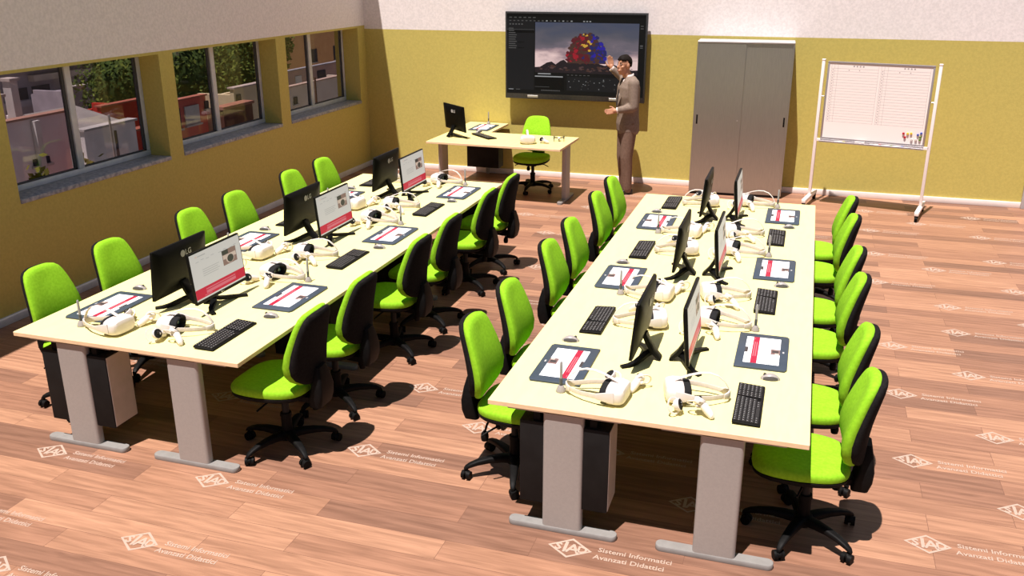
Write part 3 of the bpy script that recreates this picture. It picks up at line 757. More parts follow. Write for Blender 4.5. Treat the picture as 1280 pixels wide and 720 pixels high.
# ---------------------------------------------------------------- wall display
tv = thing('wall_display', 'large black wall-mounted screen showing 3D software with a rocky landscape', 'screen', (-1.655, YB, 1.70))
W2, z0, z1 = .985, -.582, .588
b = MB(); b.box(-W2, W2, -.125, -.07, z0, z1, 'tvbezel', .006); b.box(-.7, .7, -.07, -.03, -.4, .4, 'black', .01); b.build('housing', tv)
b = MB(); b.box(-.35, .35, -.032, 0, -.25, .25, 'greyplastic', .004); b.build('wall_bracket', tv)
for x in (-.66, .50):
    b = MB(); b.box(x, x + .15, -.1285, -.1245, z0 + .020, z0 + .050, 'chrome', .001, 1); b.build('speaker_badge', tv)['label'] = 'silver plate on the lower bezel'
d = MB(); yy = -.1256
sx0, sx1, sz0, sz1 = -W2 + .022, W2 - .022, z0 + .072, z1 - .022
Uw, Vh = sx1 - sx0, sz1 - sz0
layer = [0]
def uq(u0, v0, u1, v1, m, k):
    y = yy - .0002 * k
    d.poly([(sx0 + u0 * Uw, y, sz1 - v0 * Vh), (sx0 + u1 * Uw, y, sz1 - v0 * Vh), (sx0 + u1 * Uw, y, sz1 - v1 * Vh), (sx0 + u0 * Uw, y, sz1 - v1 * Vh)], m)
def up(pts, m, k): d.poly([(sx0 + u * Uw, yy - .0002 * k, sz1 - v * Vh) for u, v in pts], m)
uq(0, 0, 1, 1, 'ui_bg', 0); uq(0, .07, .205, .95, 'ui_panel', 1); uq(0, .01, 1, .04, 'ui_dark', 1)
PU0, PU1, PV0, PV1 = .212, .955, .105, .725
uq(PU0, PV0, PU1, PV1, 'ui_sky', 2)
rnd = random.Random(3)
ridge = [(PU0, .66), (.25, .655), (.30, .60), (.335, .585), (.365, .62), (.40, .575), (.425, .56), (.455, .60), (.50, .585), (.56, .60), (.62, .58), (.68, .60), (.72, .62), (.78, .60), (.84, .64), (.90, .67), (PU1, .665)]
up(ridge + [(PU1, PV1), (PU0, PV1)], 'ui_mt', 3)
for i in range(95):
    u = rnd.uniform(PU0 + .02, PU1 - .04); v = rnd.uniform(.635, PV1 - .03); s = rnd.uniform(.006, .02)
    up([(u - s, v + s * .4), (u - s * .2, v - s * .7), (u + s, v), (u + s * .5, v + s * .8)], rnd.choice(['ui_mt2', 'ui_mt2', 'ui_brown', 'ui_mt']), 4 + .1 * (i % 9))
# a plain mound of coloured boulders on the pictured ridge
up([(.585 - .135 * math.cos(PI * q / 14) * (1 + .05 * math.sin(5 * q)), .60 - .355 * math.sin(PI * q / 14) * (1 + .05 * math.cos(7 * q))) for q in range(15)], 'ui_brown', 5.5)
for i in range(240):
    a = rnd.uniform(0.0, PI); rad = rnd.uniform(.0, 1) ** .5
    u = .585 - .145 * math.cos(a) * rad * 1.0; v = .585 - .40 * math.sin(a) * rad * (.9)
    s = rnd.uniform(.008, .024); f = (u - .44) / .29
    m = rnd.choice(['ui_red', 'ui_dred', 'ui_dred', 'ui_brown'] if f < .42 else (['ui_yel', 'ui_brown', 'ui_yel', 'ui_dred'] if f < .62 and v < .45 else (['ui_brown', 'ui_dred', 'ui_dblue'] if f < .6 else ['ui_blue', 'ui_dblue', 'ui_dblue', 'ui_brown'])))
    k = rnd.randint(5, 7); ph = rnd.uniform(0, 6)
    up([(u + s * rnd.uniform(.6, 1.1) * math.cos(ph + 2 * PI * q / k), v + 1.5 * s * rnd.uniform(.6, 1.1) * math.sin(ph + 2 * PI * q / k)) for q in range(k)], m, 6 + i * .05)
# interface: rows of small marks, panels, node dots (none of it legible in the picture)
for i in range(6): uq(.02 + .035 * i, .045, .04 + .035 * i, .055, 'ui_text', 3)
for i in range(8): uq(.02 + .03 * i, .085, .034 + .03 * i, .094, 'ui_text', 3)
for i in range(8): uq(.26 + .03 * i, .082, .273 + .03 * i, .094, 'ui_light' if i % 2 else 'ui_text', 3)
for i in range(3): uq(.56 + .022 * i, .082, .572 + .022 * i, .094, 'ui_light', 3)
for i in range(5): uq(.02 + .022 * i, .125, .032 + .022 * i, .14, 'ui_text', 3)
for i, wd in enumerate((.035, .04, .05, .06, .055, .05, .06, .05, .06, .055)): uq(.015, .18 + .027 * i, .015 + wd, .189 + .027 * i, 'ui_text', 3)
uq(.0, .195, .205, .198, 'ui_text', 2); uq(.0, .21, .205, .24, 'ui_dark', 2)
for v in (.35, .42): uq(.08, v, .13, v + .008, 'ui_dark', 4)
uq(.212, .765, .43, .945, 'ui_dark', 3); uq(.212, .768, .42, .782, 'ui_light', 4); uq(.235, .735, .33, .748, 'ui_light', 4); uq(.212, .905, .32, .909, 'ui_text', 4)
uq(.45, .77, .955, .945, 'ui_panel', 3); uq(.61, .77, .614, .93, 'ui_bg', 4)
for i in range(26):
    u = rnd.uniform(.46, .80); v = rnd.uniform(.79, .92); uq(u, v, u + .006, v + .008, 'ui_light' if rnd.random() < .5 else 'ui_text', 5)
for i in range(12): uq(.26 + .012 * i, .945, .268 + .012 * i, .957, 'ui_text', 5)
uq(.013, .945, .05, .953, 'ui_light', 4); uq(.07, .945, .10, .953, 'ui_text', 4)
for v in (.13, .16, .36, .37, .39): uq(.965, v, .985, v + .008, 'ui_text', 4)
for i in range(6): uq(.45 + .03 * i, .745, .465 + .03 * i, .752, 'ui_text', 4)
d.build('display', tv, fixn=False)

# ---------------------------------------------------------------- steel cupboard
cb = thing('sliding_door_cupboard', 'tall grey steel cupboard with two sliding doors against the back wall', 'cupboard', (.62, 8.285, 0), math.radians(2.0))
hw, dp, hh = .594, .195, 1.978
b = MB(); b.box(-hw, -hw + .02, -dp, dp, .03, hh - .02, 'cab', .002, 1); b.box(hw - .02, hw, -dp, dp, .03, hh - .02, 'cab', .002, 1); b.box(-hw + .02, hw - .02, dp - .012, dp, .03, hh - .02, 'cab'); b.box(-hw + .02, hw - .02, -dp + .03, dp - .012, .03, .06, 'cab'); b.box(-hw + .01, hw - .01, -dp + .02, dp - .01, 0, .03, 'greyplastic'); b.build('carcass', cb)
b = MB(); b.box(-hw, hw, -dp - .004, dp, hh - .02, hh, 'cabtop', .003, 1); b.build('top_panel', cb)
for i, (x0, x1, yo) in enumerate(((-hw + .004, .012, 0), (.0, hw - .004, .011))):
    b = MB(); b.box(x0, x1, -dp + .002 + yo, -dp + .011 + yo, .035, hh - .021, 'cab', .002, 1); dd = b.build('sliding_door', cb)
    hx = x0 + .035 if i == 0 else x1 - .055
    b = MB(); b.box(hx, hx + .02, -dp - .001 + yo, -dp + .004 + yo, .93, 1.05, 'black', .004); b.build('recessed_handle', dd)
    if i == 0:
        b = MB(); b.cyl((x1 - .045, -dp - .003, .99), (x1 - .045, -dp + .004, .99), .010, .010, 'chrome', 16); b.build('lock', dd)

# ---------------------------------------------------------------- whiteboard on wheels
A = math.atan2(-.27, 1.285)
wb = thing('mobile_whiteboard', 'white board with printed table on a wheeled white stand', 'whiteboard', (2.215, 7.83, 0), A)
px = .655
for s in (-1, 1):
    p = MB(); p.box(s * px - .018, s * px + .018, -.02, .02, .12, 1.785, 'wbpost', .004); p.box(s * px - .02, s * px + .02, -.022, .022, 1.785, 1.805, 'wbpost', .004); p.build('post', wb)
    f = MB(); f.box(s * px - .025, s * px + .025, -.33, .33, .075, .125, 'wbpost', .008); ft = f.build('foot', wb)
    for y in (-.30, .30):
        c = MB(); c.cyl((s * px - .016, y, .034), (s * px + .016, y, .034), .034, .034, 'black', 18); c.box(s * px - .02, s * px + .02, y - .02, y + .02, .05, .078, 'black', .004); c.build('caster', ft)
    k = MB(); k.cyl((s * px, 0, 1.36), (s * (px - .045), 0, 1.36), .008, .008, 'chrome', 10); k.build('pivot_bolt', wb)
b = MB(); b.box(-px + .018, px - .018, -.012, .012, .26, .29, 'wbpost', .003) if False else None
bw, bz0, bz1 = .60, .842, 1.782
f = MB(); e = .022
f.box(-bw, bw, -.014, .014, bz1 - e, bz1, 'wbframe', .003); f.box(-bw, bw, -.014, .014, bz0, bz0 + e, 'wbframe', .003); f.box(-bw, -bw + e, -.014, .014, bz0 + e, bz1 - e, 'wbframe', .003); f.box(bw - e, bw, -.014, .014, bz0 + e, bz1 - e, 'wbframe', .003)
f.build('board_frame', wb)
s = MB(); s.box(-bw + e, bw - e, -.008, .008, bz0 + e, bz1 - e, 'wbsurf')
yy = -.0084
def ln(x0, z0_, x1, z1_): s.poly([(x0, yy, z0_), (x1, yy, z0_), (x1, yy, z1_), (x0, yy, z1_)], 'wbline')
lw = .0022; T0, B0 = 1.745, 1.02
for hx in (-.555, .015):
    w_ = .54
    for i in range(20): ln(hx, T0 - .045 - i * .0335, hx + w_, T0 - .045 - i * .0335 + lw)
    for xx in (0, .035, .075, w_): ln(hx + xx, T0 - .69, hx + xx + lw, T0)
    for i in range(4): s.text('OIOX'[i], .03, 'wbline', Matrix(((1, 0, 0, hx + .25 + .035 * i), (0, 0, -1, yy - .0003), (0, 1, 0, T0 - .01), (0, 0, 0, 1)))) if False else ln(hx + .25 + .036 * i, T0 - .022, hx + .268 + .036 * i, T0 - .004)
    for i in range(19): ln(hx + .012, T0 - .063 - i * .0335, hx + .024, T0 - .053 - i * .0335)
    for xx in (.2, .32): ln(hx + xx, T0 - .066, hx + xx + .012, T0 - .054)
s.build('writing_surface', wb, fixn=False)
tr = MB(); tr.box(-bw, bw, -.075, -.010, bz0 - .030, bz0 - .024, 'wbframe', .001, 1); tr.box(-bw, bw, -.078, -.073, bz0 - .030, bz0 - .010, 'wbframe', .001, 1); tr.box(-bw, bw, -.014, .010, bz0 - .035, bz0 + .002, 'wbframe', .002, 1)
for s_ in (-1, 1): tr.box(s_ * bw - .004, s_ * (px - .010) + .004, -.02, .012, bz0 - .03, bz0, 'wbpost') if s_ > 0 else tr.box(-(px - .010) - .004, -bw + .004, -.02, .012, bz0 - .03, bz0, 'wbpost')
tr.build('pen_tray', wb)
RW = Matrix.Rotation(A, 4, 'Z'); WBO = Vector((2.215, 7.83, 0))
def wbp(x, y, z): return WBO + RW @ Vector((x, y, z))
MAGM = {'red': mat('magnet_red', (.5, .015, .03), .35), 'yellow': mat('magnet_yellow', (.75, .5, .02), .35), 'blue': mat('magnet_blue', (.04, .08, .4), .35), 'green': mat('magnet_green', (.12, .22, .02), .35), 'white': M['white']}
def magnet(x, z, col, lab):
    g = MB(); R = Matrix.Rotation(PI / 2, 4, 'X')
    g.lathe([(.001, .014), (.011, .014), (.0135, .012), (.0135, .003), (.0125, 0), (.001, 0)], MAGM[col], 18, R)
    o = g.build('magnet'); o.location = wbp(x, -.0085, z); o.rotation_euler = (0, 0, A); tag(o, lab, 'magnet', 'round magnets on the whiteboard')
for x, z, c, l in ((.355, .985, 'red', 'red round magnet on the whiteboard, upper of the two red ones'), (.375, .942, 'red', 'red round magnet on the whiteboard, lower of the two red ones'),
                   (.402, .985, 'yellow', 'yellow round magnet on the whiteboard, left one beside the red magnet'), (.440, .990, 'yellow', 'yellow round magnet on the whiteboard, right one of the two yellow'),
                   (.515, .980, 'blue', 'blue round magnet on the whiteboard, left and lower of the two blue'), (.550, 1.0, 'blue', 'blue round magnet on the whiteboard, right and upper of the two blue'),
                   (.545, .955, 'green', 'dark green round magnet on the whiteboard just below a blue one'), (.452, .918, 'white', 'white round magnet on the whiteboard, left of the two white ones'), (.50, .921, 'white', 'white round magnet on the whiteboard, right of the two white ones'), (.542, .924, 'green', 'lowest dark green round magnet in the corner of the whiteboard')):
    magnet(x, z, c, l)
def marker(x, col, lab):
    g = MB(); m0 = MAGM[col]
    g.tube([(-.06, 0, .008), (.035, 0, .008)], .0078, M['white'], 12); o = g.build('barrel'); 
    r = thing('marker_pen', lab, 'pen', wbp(x, -.045, bz0 - .024), A, 'marker pens in the tray'); o.parent = r
    g = MB(); g.tube([(.035, 0, .008), (.065, 0, .008)], .0082, m0, 12); g.build('cap', r)
for x, c in ((-.36, 'yellow'), (.06, 'red'), (.19, 'green'), (.31, 'blue')): marker(x, c, 'marker pen with %s cap lying in the whiteboard tray' % c)
er = thing('board_eraser', 'grey and white eraser lying in the whiteboard tray', 'eraser', wbp(-.12, -.045, bz0 - .024), A)
g = MB(); g.box(-.055, .055, -.022, .022, .010, .030, 'white', .004); g.build('grip', er); g = MB(); g.box(-.055, .055, -.022, .022, 0, .011, 'greyplastic', .001, 1); g.build('felt_pad', er)

# ---------------------------------------------------------------- the presenter
PX, PY = -.78, 7.84
person = thing('person', 'person in a brown suit standing by the big screen, one hand raised towards it', 'person', (PX, PY, 0))
hd = Vector((-.87, -.49, 0)).normalized(); lf = Vector((-hd.y, hd.x, 0))
V = lambda f, l, z: hd * f + lf * l + Vector((0, 0, z))
Lsh, Lel, Lwr = V(.00, .185, 1.475), Vector((.105, -.20, 1.165)), Vector((-.095, -.225, 1.125))
Rsh, Rel, Rwr = V(.00, -.185, 1.48), Vector((-.12, .31, 1.45)), Vector((-.285, .24, 1.60))
LH = (Lwr - Lel).normalized(); RH = Vector((-.22, .02, 1)).normalized()
hdir = Vector((-.64, -.77, 0)).normalized(); hl = Vector((-hdir.y, hdir.x, 0)); HC = Vector((-.070, -.045, 1.668))
HM = Matrix((hdir, hl, Vector((0, 0, 1)))).transposed()          # local x = facing, y = left, z = up
hp = lambda x, y, z: HC + HM @ Vector((x, y, z))
b = MB()
b.capsule([V(0, 0, .96), V(0, 0, 1.12), V(.01, 0, 1.32), V(0, 0, 1.44)], [.12, .11, .125, .09], 'skin')
b.capsule([V(0, 0, 1.42), V(.02, 0, 1.50), hp(-.015, 0, -.04)], [.07, .056, .056], 'skin')
for sh, el, wr in ((Lsh, Lel, Lwr), (Rsh, Rel, Rwr)): b.capsule([V(0, 0, 1.42), sh, el, wr], [.06, .05, .04, .026], 'skin')
LEGS = (((V(0, .085, .93), V(.03, .085, .50), V(.0, .075, .09))), ((V(0, -.085, .93), V(.02, -.09, .50), V(-.02, -.085, .09))))
for hpj, kn, an in LEGS:
    b.capsule([hpj, kn, an, an + Vector((0, 0, -.04))], [.085, .06, .04, .04], 'skin'); b.capsule([an + Vector((0, 0, -.05)), an + hd * .12 + Vector((0, 0, -.058))], [.035, .026], 'skin')
# skull, jaw, nose, ears
b.ball(hp(-.012, 0, .028), (.094, .074, .098), 'skin', HM, 3); b.ball(hp(.018, 0, -.035), (.068, .058, .082), 'skin', HM, 3); b.ball(hp(.048, 0, -.088), (.030, .030, .026), 'skin', HM)
b.capsule([hp(.078, 0, .025), hp(.097, 0, -.016)], [.010, .0125], 'skin', 8); b.ball(hp(.088, 0, -.055), (.012, .026, .012), 'skin', HM)
for s_ in (-1, 1): b.ball(hp(-.012, s_ * .076, .0), (.018, .010, .032), 'skin', HM); b.ball(hp(.055, s_ * .042, -.012), (.022, .02, .02), 'skin', HM)
# hands: palm, four bent fingers, thumb
def hand(wr, d, side, pn, curl):
    """d = direction of the hand, side = towards the thumb, pn = palm normal"""
    d = d.normalized(); side = (side - d * side.dot(d)).normalized(); pn = side.cross(d) if pn > 0 else d.cross(side)
    b.capsule([wr, wr + d * .03], [.025, .027], 'skin')
    for k in range(4):
        o = (k - 1.5) * -.019
        b.capsule([wr + d * .02 + side * o * .6, wr + d * .085 + side * o], [.014, .011], 'skin', 8)
        ln_ = (.072, .082, .076, .058)[k]; p0 = wr + d * .085 + side * o; c1 = d + pn * curl * .5; c2 = d + pn * curl * 1.3; c3 = d + pn * curl * 2.2
        p1 = p0 + c1.normalized() * ln_ * .45; p2 = p1 + c2.normalized() * ln_ * .32; p3 = p2 + c3.normalized() * ln_ * .25
        b.capsule([p0, p1, p2, p3], [.0095, .009, .008, .0068], 'skin', 8)
    t0 = wr + d * .03 + side * .022; t1 = t0 + (d * .6 + side * .8).normalized() * .038; t2 = t1 + (d * .9 + side * .3 + pn * curl * .5).normalized() * .034
    b.capsule([t0, t1, t2], [.013, .0105, .008], 'skin', 8)
hand(Lwr + LH * .01, LH + Vector((0, 0, .02)), Vector((0, .2, .9)), 1, .55)
hand(Rwr, RH, Vector((-.95, -.25, .1)), -1, .15)
body = b.build('body', person); remesh(body, .0065, 2)
# eyes, brows, mouth
for s_ in (-1, 1):
    e_ = MB(); e_.ball(hp(.073, s_ * .031, .022), (.009, .012, .0062), 'eyew', HM); e_.ball(hp(.0815, s_ * .029, .022), (.004, .006, .006), 'tie', HM); e_.build('eye', person)
    e_ = MB(); e_.tube([hp(.079, s_ * .014, .040), hp(.078, s_ * .032, .045), hp(.067, s_ * .050, .040)], [.003, .0036, .0022], 'hair', 8); e_.build('eyebrow', person)
e_ = MB(); e_.tube([hp(.083, -.022, -.056), hp(.097, -.008, -.053), hp(.097, .008, -.053), hp(.083, .022, -.056)], [.003, .006, .006, .003], 'lip', 8); e_.build('lips', person)
# hair: closed cap pulled inside the head over the face
h = MB(); r_ = bmesh.ops.create_icosphere(h.bm, subdivisions=4, radius=1.0)
for v in r_['verts']:
    n_ = v.co.normalized(); x, y, z = n_
    lim = (.44 - .16 * abs(y) + .05 * y) if x > .25 else (.40 - 1.45 * (.25 - x) if x > -.33 else -.46)
    hairy = z > lim and not (abs(y) > .8 and z < .05 and x > -.3)
    k = 1.0 if hairy else .72
    bumpy = 1 + .02 * math.sin(9 * x + 4 * z) * (1 if hairy else 0)
    q = Vector((x * .105, y * .084, z * .112)) * k * bumpy
    if hairy and x > .4: q.x += .006
    v.co = hp(-.014 + q.x, q.y, .030 + q.z)
h._tag(h.bm.faces, 'hair', True); h.build('hair', person, 80)
# trousers
tm = MB()
for hpj, kn, an in LEGS: tm.capsule([hpj + Vector((0, 0, .02)), kn, an + Vector((0, 0, -.02))], [.108, .082, .064], 'trouser', 18)
tm.capsule([V(0, -.05, .95), V(0, .05, .95)], [.12, .12], 'trouser'); tm.capsule([V(0, -.05, 1.02), V(0, .05, 1.02)], [.115, .115], 'trouser')
tr_ = tm.build('trousers', person); remesh(tr_, .012, 4)
# jacket: lofted torso plus sleeves
jm = MB(); ring = lambda z, hw, hdp, fo=0: [V(fo + bb, a, z) for a, bb in superel(hw, hdp, 28, 2.4)]
jm.rings([ring(.80, .170, .118, -.005), ring(.84, .188, .136, -.005), ring(.93, .192, .140), ring(1.05, .178, .128), ring(1.15, .180, .126), ring(1.28, .200, .136, .008), ring(1.40, .205, .130, .005), ring(1.47, .185, .105), ring(1.515, .115, .080, -.005), ring(1.535, .075, .066, -.002)], 'suit')
for sh, el, wr in ((Lsh, Lel, Lwr), (Rsh, Rel, Rwr)):
    end = el + (wr - el) * .90
    jm.capsule([V(0, 0, 1.45) * .3 + sh * .7 + Vector((0, 0, -.02)), sh + Vector((0, 0, -.015)), el, end], [.075, .072, .060, .045], 'suit', 18)
jk = jm.build('suit_jacket', person); remesh(jk, .010, 3)
cm = MB()
for el, wr in ((Lel, Lwr), (Rel, Rwr)):
    dd = (wr - el).normalized(); q = el + (wr - el) * .90; cm.cyl(q - dd * .02, q + dd * .034, .042, .038, 'shirt', 20)
cm.build('shirt_cuffs', person)
# shirt front with collar, lapels, tie, vent
sm = MB(); fx = lambda z: .149 if z < 1.3 else .146 - (z - 1.3) * .28
sm.rings([[V(fx(z) + .004 - 1.2 * a * a, a, z) for a in (-hw_, -hw_ / 2, 0, hw_ / 2, hw_)] for z, hw_ in ((1.16, .006), (1.25, .028), (1.35, .050), (1.44, .062), (1.505, .060))], 'shirt', False, True, False)
sm.rings([[V(.012 + .066 * k * math.cos(a), .066 * k * math.sin(a), z - .012 * math.cos(a)) for a in [2 * PI * i / 24 for i in range(24)]] for z, k in ((1.50, 1.06), (1.535, 1.02), (1.56, .95))], 'shirt', False)
o = sm.build('shirt', person, fixn=True); md = o.modifiers.new('t', 'SOLIDIFY'); md.thickness = .006
tm = MB(); tm.rings([[V(fx(z) + .012, a, z) for a in (-w_, w_)] + [V(fx(z) + .004, a, z) for a in (w_, -w_)] for z, w_ in ((1.14, .012), (1.20, .026), (1.38, .020), (1.47, .014), (1.50, .020), (1.515, .018))], 'tie'); tm.build('tie', person)
for s_ in (-1, 1):
    l = MB(); pts = [(1.14, .010, .014), (1.27, .040, .095), (1.36, .060, .118), (1.385, .066, .075), (1.45, .072, .10), (1.495, .062, .082)]
    l.rings([[V(fx(z) + .010 - 2.2 * i_ * i_, s_ * i_, z), V(fx(z) + .014 - 2.4 * o_ * o_, s_ * o_, z), V(fx(z) + .006 - 2.4 * o_ * o_, s_ * o_, z), V(fx(z) + .002 - 2.2 * i_ * i_, s_ * i_, z)] for z, i_, o_ in pts], 'suit'); l.build('lapel', person)
for hpj, kn, an in LEGS:
    s_ = MB(); c0 = Vector((an.x, an.y, 0)); rr = []
    for x, hw_, hz in ((-.075, .018, .05), (-.065, .036, .075), (-.02, .040, .085), (.04, .040, .072), (.11, .046, .050), (.165, .040, .040), (.195, .022, .028), (.203, .008, .015)):
        rr.append([c0 + hd * x + lf * a + Vector((0, 0, max(0, hz / 2 + bb))) for a, bb in superel(hw_, hz / 2, 20, 3)])
    s_.rings(rr, 'shoe'); s_.build('shoe', person)

# ---------------------------------------------------------------- the town beyond the windows
GZ = -7.0
EM = {}
def em(n, c, c2=None, sc=2.0):
    if n not in EM: EM[n] = noisy('town_' + n, c, c2 or tuple(x * .82 for x in c), sc, .9, 0, .1, 5)
    return EM[n]
grd = MB(); grd.box(-110, XL - TL_ - .3, -40, 150, GZ - .3, GZ, em('ground', (.32, .28, .25))); tag(grd.build('ground'), kind='structure')
def house(name, label, cat, x, y0, y1, ztop, depth, col, roof=None, wins=(), rcol=None, rise=.4):
    """front wall faces the windows (+x); wins = list of (y0, y1, z0, z1)"""
    r = thing(name, label, cat, (x - depth / 2, (y0 + y1) / 2, GZ)); L = lambda X, Y, Z: (X - (x - depth / 2), Y - (y0 + y1) / 2, Z - GZ)
    m = MB(); a = L(x - depth, y0, GZ); c = L(x, y1, ztop)
    if roof == 'flat':
        t_ = .15; zl = c[2] - .75
        m.box(a[0], c[0], a[1], c[1], 0, zl, col); m.box(c[0] - t_, c[0], a[1], c[1], zl, c[2], col); m.box(a[0], a[0] + t_, a[1], c[1], zl, c[2] - .4, col)
        m.box(a[0] + t_, c[0] - t_, a[1], a[1] + t_, zl, c[2] - .2, col); m.box(a[0] + t_, c[0] - t_, c[1] - t_, c[1], zl, c[2] - .2, col)
    else: m.box(a[0], c[0], a[1], c[1], 0, c[2], col)
    m.build('walls', r)
    if roof == 'flat':
        m = MB(); m.box(a[0] + .16, c[0] - .16, a[1] + .16, c[1] - .16, c[2] - .76, c[2] - .70, rcol or em('tile', (.42, .2, .14))); m.build('roof', r)
        m = MB(); m.box(c[0] - .22, c[0] + .06, a[1] - .04, c[1] + .04, c[2], c[2] + .05, rcol or em('tile', (.42, .2, .14))); m.build('coping', r)
    elif roof == 'gable':
        h = .9; m = MB(); ym = 0
        pr = [(a[1] - .15, c[2] - .05), (0, c[2] + h), (c[1] + .15, c[2] - .05)]
        m.rings([[Vector((X, p[0], p[1])) for p in pr] for X in (a[0] - .15, c[0] + .15)], rcol or em('tile', (.42, .2, .14)), True, False); m.build('roof', r)
    elif roof == 'shed':
        m = MB(); m.rings([[Vector((a[0] - .1, Y, c[2] + rise)) if k == 0 else (Vector((c[0] + .25, Y, c[2] + .02)) if k == 1 else Vector((a[0] - .1, Y, c[2] - .02))) for k in range(3)] for Y in (a[1] - .1, c[1] + .1)], rcol or em('tile', (.42, .2, .14)), True, False); m.build('roof', r)
    for q in wins:
        p0 = L(x, q[0], q[2]); p1 = L(x, q[1], q[3])
        m = MB(); m.box(p0[0] - .02, p0[0] + .04, p0[1], p1[1], p0[2], p1[2], em(q[4], EC[q[4]]) if len(q) > 4 else em('pane', (.06, .06, .08))); wf = m.build('window', r)
        m = MB(); m.box(p0[0], p0[0] + .09, p0[1] - .06, p1[1] + .06, p0[2] - .07, p0[2] - .01, em('trimw', (.55, .52, .5))); m.build('sill', wf)
    return r
EC = {'pane': (.06, .06, .08), 'palew': (.62, .62, .6), 'redw': (.30, .035, .025)}
house('house', 'pale grey rendered house seen through the left pane of the nearest window', 'house', -16, 11.0, 14.5, -.5, 2.2, em('grey_render', (.82, .76, .75), (.72, .65, .66), .8), 'flat', rcol=em('roof_terracotta', (.40, .22, .17)), wins=[(13.0, 13.5, -1.6, -1.45)])
ch_ = MB(); ch_.box(-15.98, -15.86, 13.12, 13.28, GZ, -.55, em('whitestrip', (.68, .66, .64))); tag(ch_.build('drain_pipe'), 'pale vertical downpipe on the grey rendered house', 'pipe')
ap = house('apartment_house', 'mauve terraced apartment block behind the pale grey house', 'building', -34, 26.5, 36.5, -1.1, 3, em('mauve', (.44, .40, .45)), 'flat', rcol=em('roofgrey', (.30, .29, .33)), wins=[(30.2, 31.0, -3.1, -2.5), (31.3, 32.4, -3.1, -2.5), (28.0, 29.0, -3.4, -2.7), (32.9, 33.6, -3.6, -2.9), (34.2, 35.2, -3.5, -2.8)])
for z_, y0_, y1_, c_ in ((-2.25, 31.2, 36.5, (.66, .58, .50)), (-3.32, 26.5, 36.5, (.50, .47, .52)), (-1.75, 26.5, 36.5, (.60, .50, .42))):
    m = MB(); m.box(1.4, 1.85, y0_ - 31.5, y1_ - 31.5, z_ - GZ, z_ - GZ + .28, em('terr%d' % int(-z_ * 100), c_)); m.build('balcony', ap)
for k, (y, z0_, z1_, w_) in enumerate(((14.0, -.5, .22, .22), (13.55, -.5, -.12, .16))):
    c_ = MB(); c_.box(-17.55, -17.3, y, y + w_, -1.2, z1_, em('chim', (.62, .58, .56))); c_.box(-17.6, -17.25, y - .05, y + w_ + .05, z1_, z1_ + .07, em('chim2', (.55, .47, .43)))
    tag(c_.build('chimney'), ('taller pale chimney on the grey rendered house', 'shorter pale chimney on the grey rendered house')[k], 'chimney')
house('apartment_house', 'tan apartment block with mauve walls, far behind the dark tree', 'building', -41, 39.6, 51.5, -1.9, 4, em('tan', (.62, .52, .44)), 'flat', rcol=em('roof_tan', (.42, .31, .25)), wins=[(40.6, 41.3, -3.5, -3.0), (45.0, 46.2, -3.6, -2.8), (47.4, 48.6, -3.6, -2.8), (43.2, 44.4, -4.6, -3.9), (49.6, 50.6, -3.4, -2.8)])
house('house', 'pale low house with mauve front between the tan block and the white wall', 'house', -30, 29.6, 33.4, -2.2, 2.4, em('mauve2', (.42, .37, .42)), 'flat', rcol=em('roof_pale', (.62, .54, .50)))
house('house', 'dark red house with flat roof behind the white wall', 'house', -19, 18.85, 20.9, -1.15, 2.2, em('darkred', (.52, .055, .04), (.42, .045, .03)), 'flat', rcol=em('roof_red', (.40, .13, .09)))
house('shed', 'pale lean-to with a sloping roof left of the dark red house', 'shed', -17.5, 15.9, 17.6, -1.32, 1.3, em('leanto', (.42, .36, .35)), 'shed', rcol=em('roof_lean', (.30, .275, .26)))
house('shed', 'white roughcast shed in front of the dark red house', 'shed', -14, 12.6, 14.3, -.62, .45, em('whiteshed', (.85, .80, .77)), 'flat', rcol=em('roof_white', (.50, .47, .45)), wins=[(13.55, 13.6, -1.4, -.75)])
house('shed', 'narrow dark red annex beside the white roughcast shed', 'shed', -14.3, 14.55, 15.3, -.95, 1.7, em('darkred', (.36, .035, .025)), 'flat', rcol=em('roof_red', (.40, .13, .09)))
house('house', 'brick red house with a white window, seen through the middle window', 'house', -18, 20.95, 22.65, -1.22, 1.9, em('brickred', (.62, .17, .13), (.52, .13, .10), 1.5), 'flat', rcol=em('roof_brick', (.46, .17, .12)), wins=[(21.45, 22.2, -2.05, -1.45, 'palew'), (22.55, 22.75, -1.65, -1.4), (21.0, 21.2, -2.1, -1.45)])
fn = thing('garden_wall', 'dark brown garden wall beside the brick red house', 'wall', (-15, 20.0, GZ))
m = MB(); m.box(-.15, .15, -.9, .62, 0, -1.08 - GZ, em('brownwall', (.16, .075, .05), (.10, .045, .035), 3)); m.build('wall_face', fn); m = MB(); m.box(-.2, .2, -.95, .67, -1.08 - GZ, -1.0 - GZ, em('tile2', (.38, .17, .12))); m.build('coping', fn)
house('house', 'pale yellow house beside the dark brown garden wall', 'house', -17, 22.85, 25.3, -1.0, 1.6, em('paleyellow', (.74, .62, .40), (.68, .57, .36)), 'flat', rcol=em('roof_py', (.55, .45, .40)), wins=[(22.95, 23.2, -1.6, -1.2), (24.3, 24.75, -.999, -.75)])
house('apartment_house', 'orange apartment building seen through the farthest window', 'building', -36, 57.0, 76.0, -.8, 10, em('orange', (.72, .42, .20), (.64, .36, .17)), 'flat', rcol=em('roof_grey2', (.40, .38, .40)), wins=[(65.0, 66.0, -4.3, -3.2), (69.0, 70.0, -4.5, -3.4), (61.4, 62.3, -4.2, -3.2)])
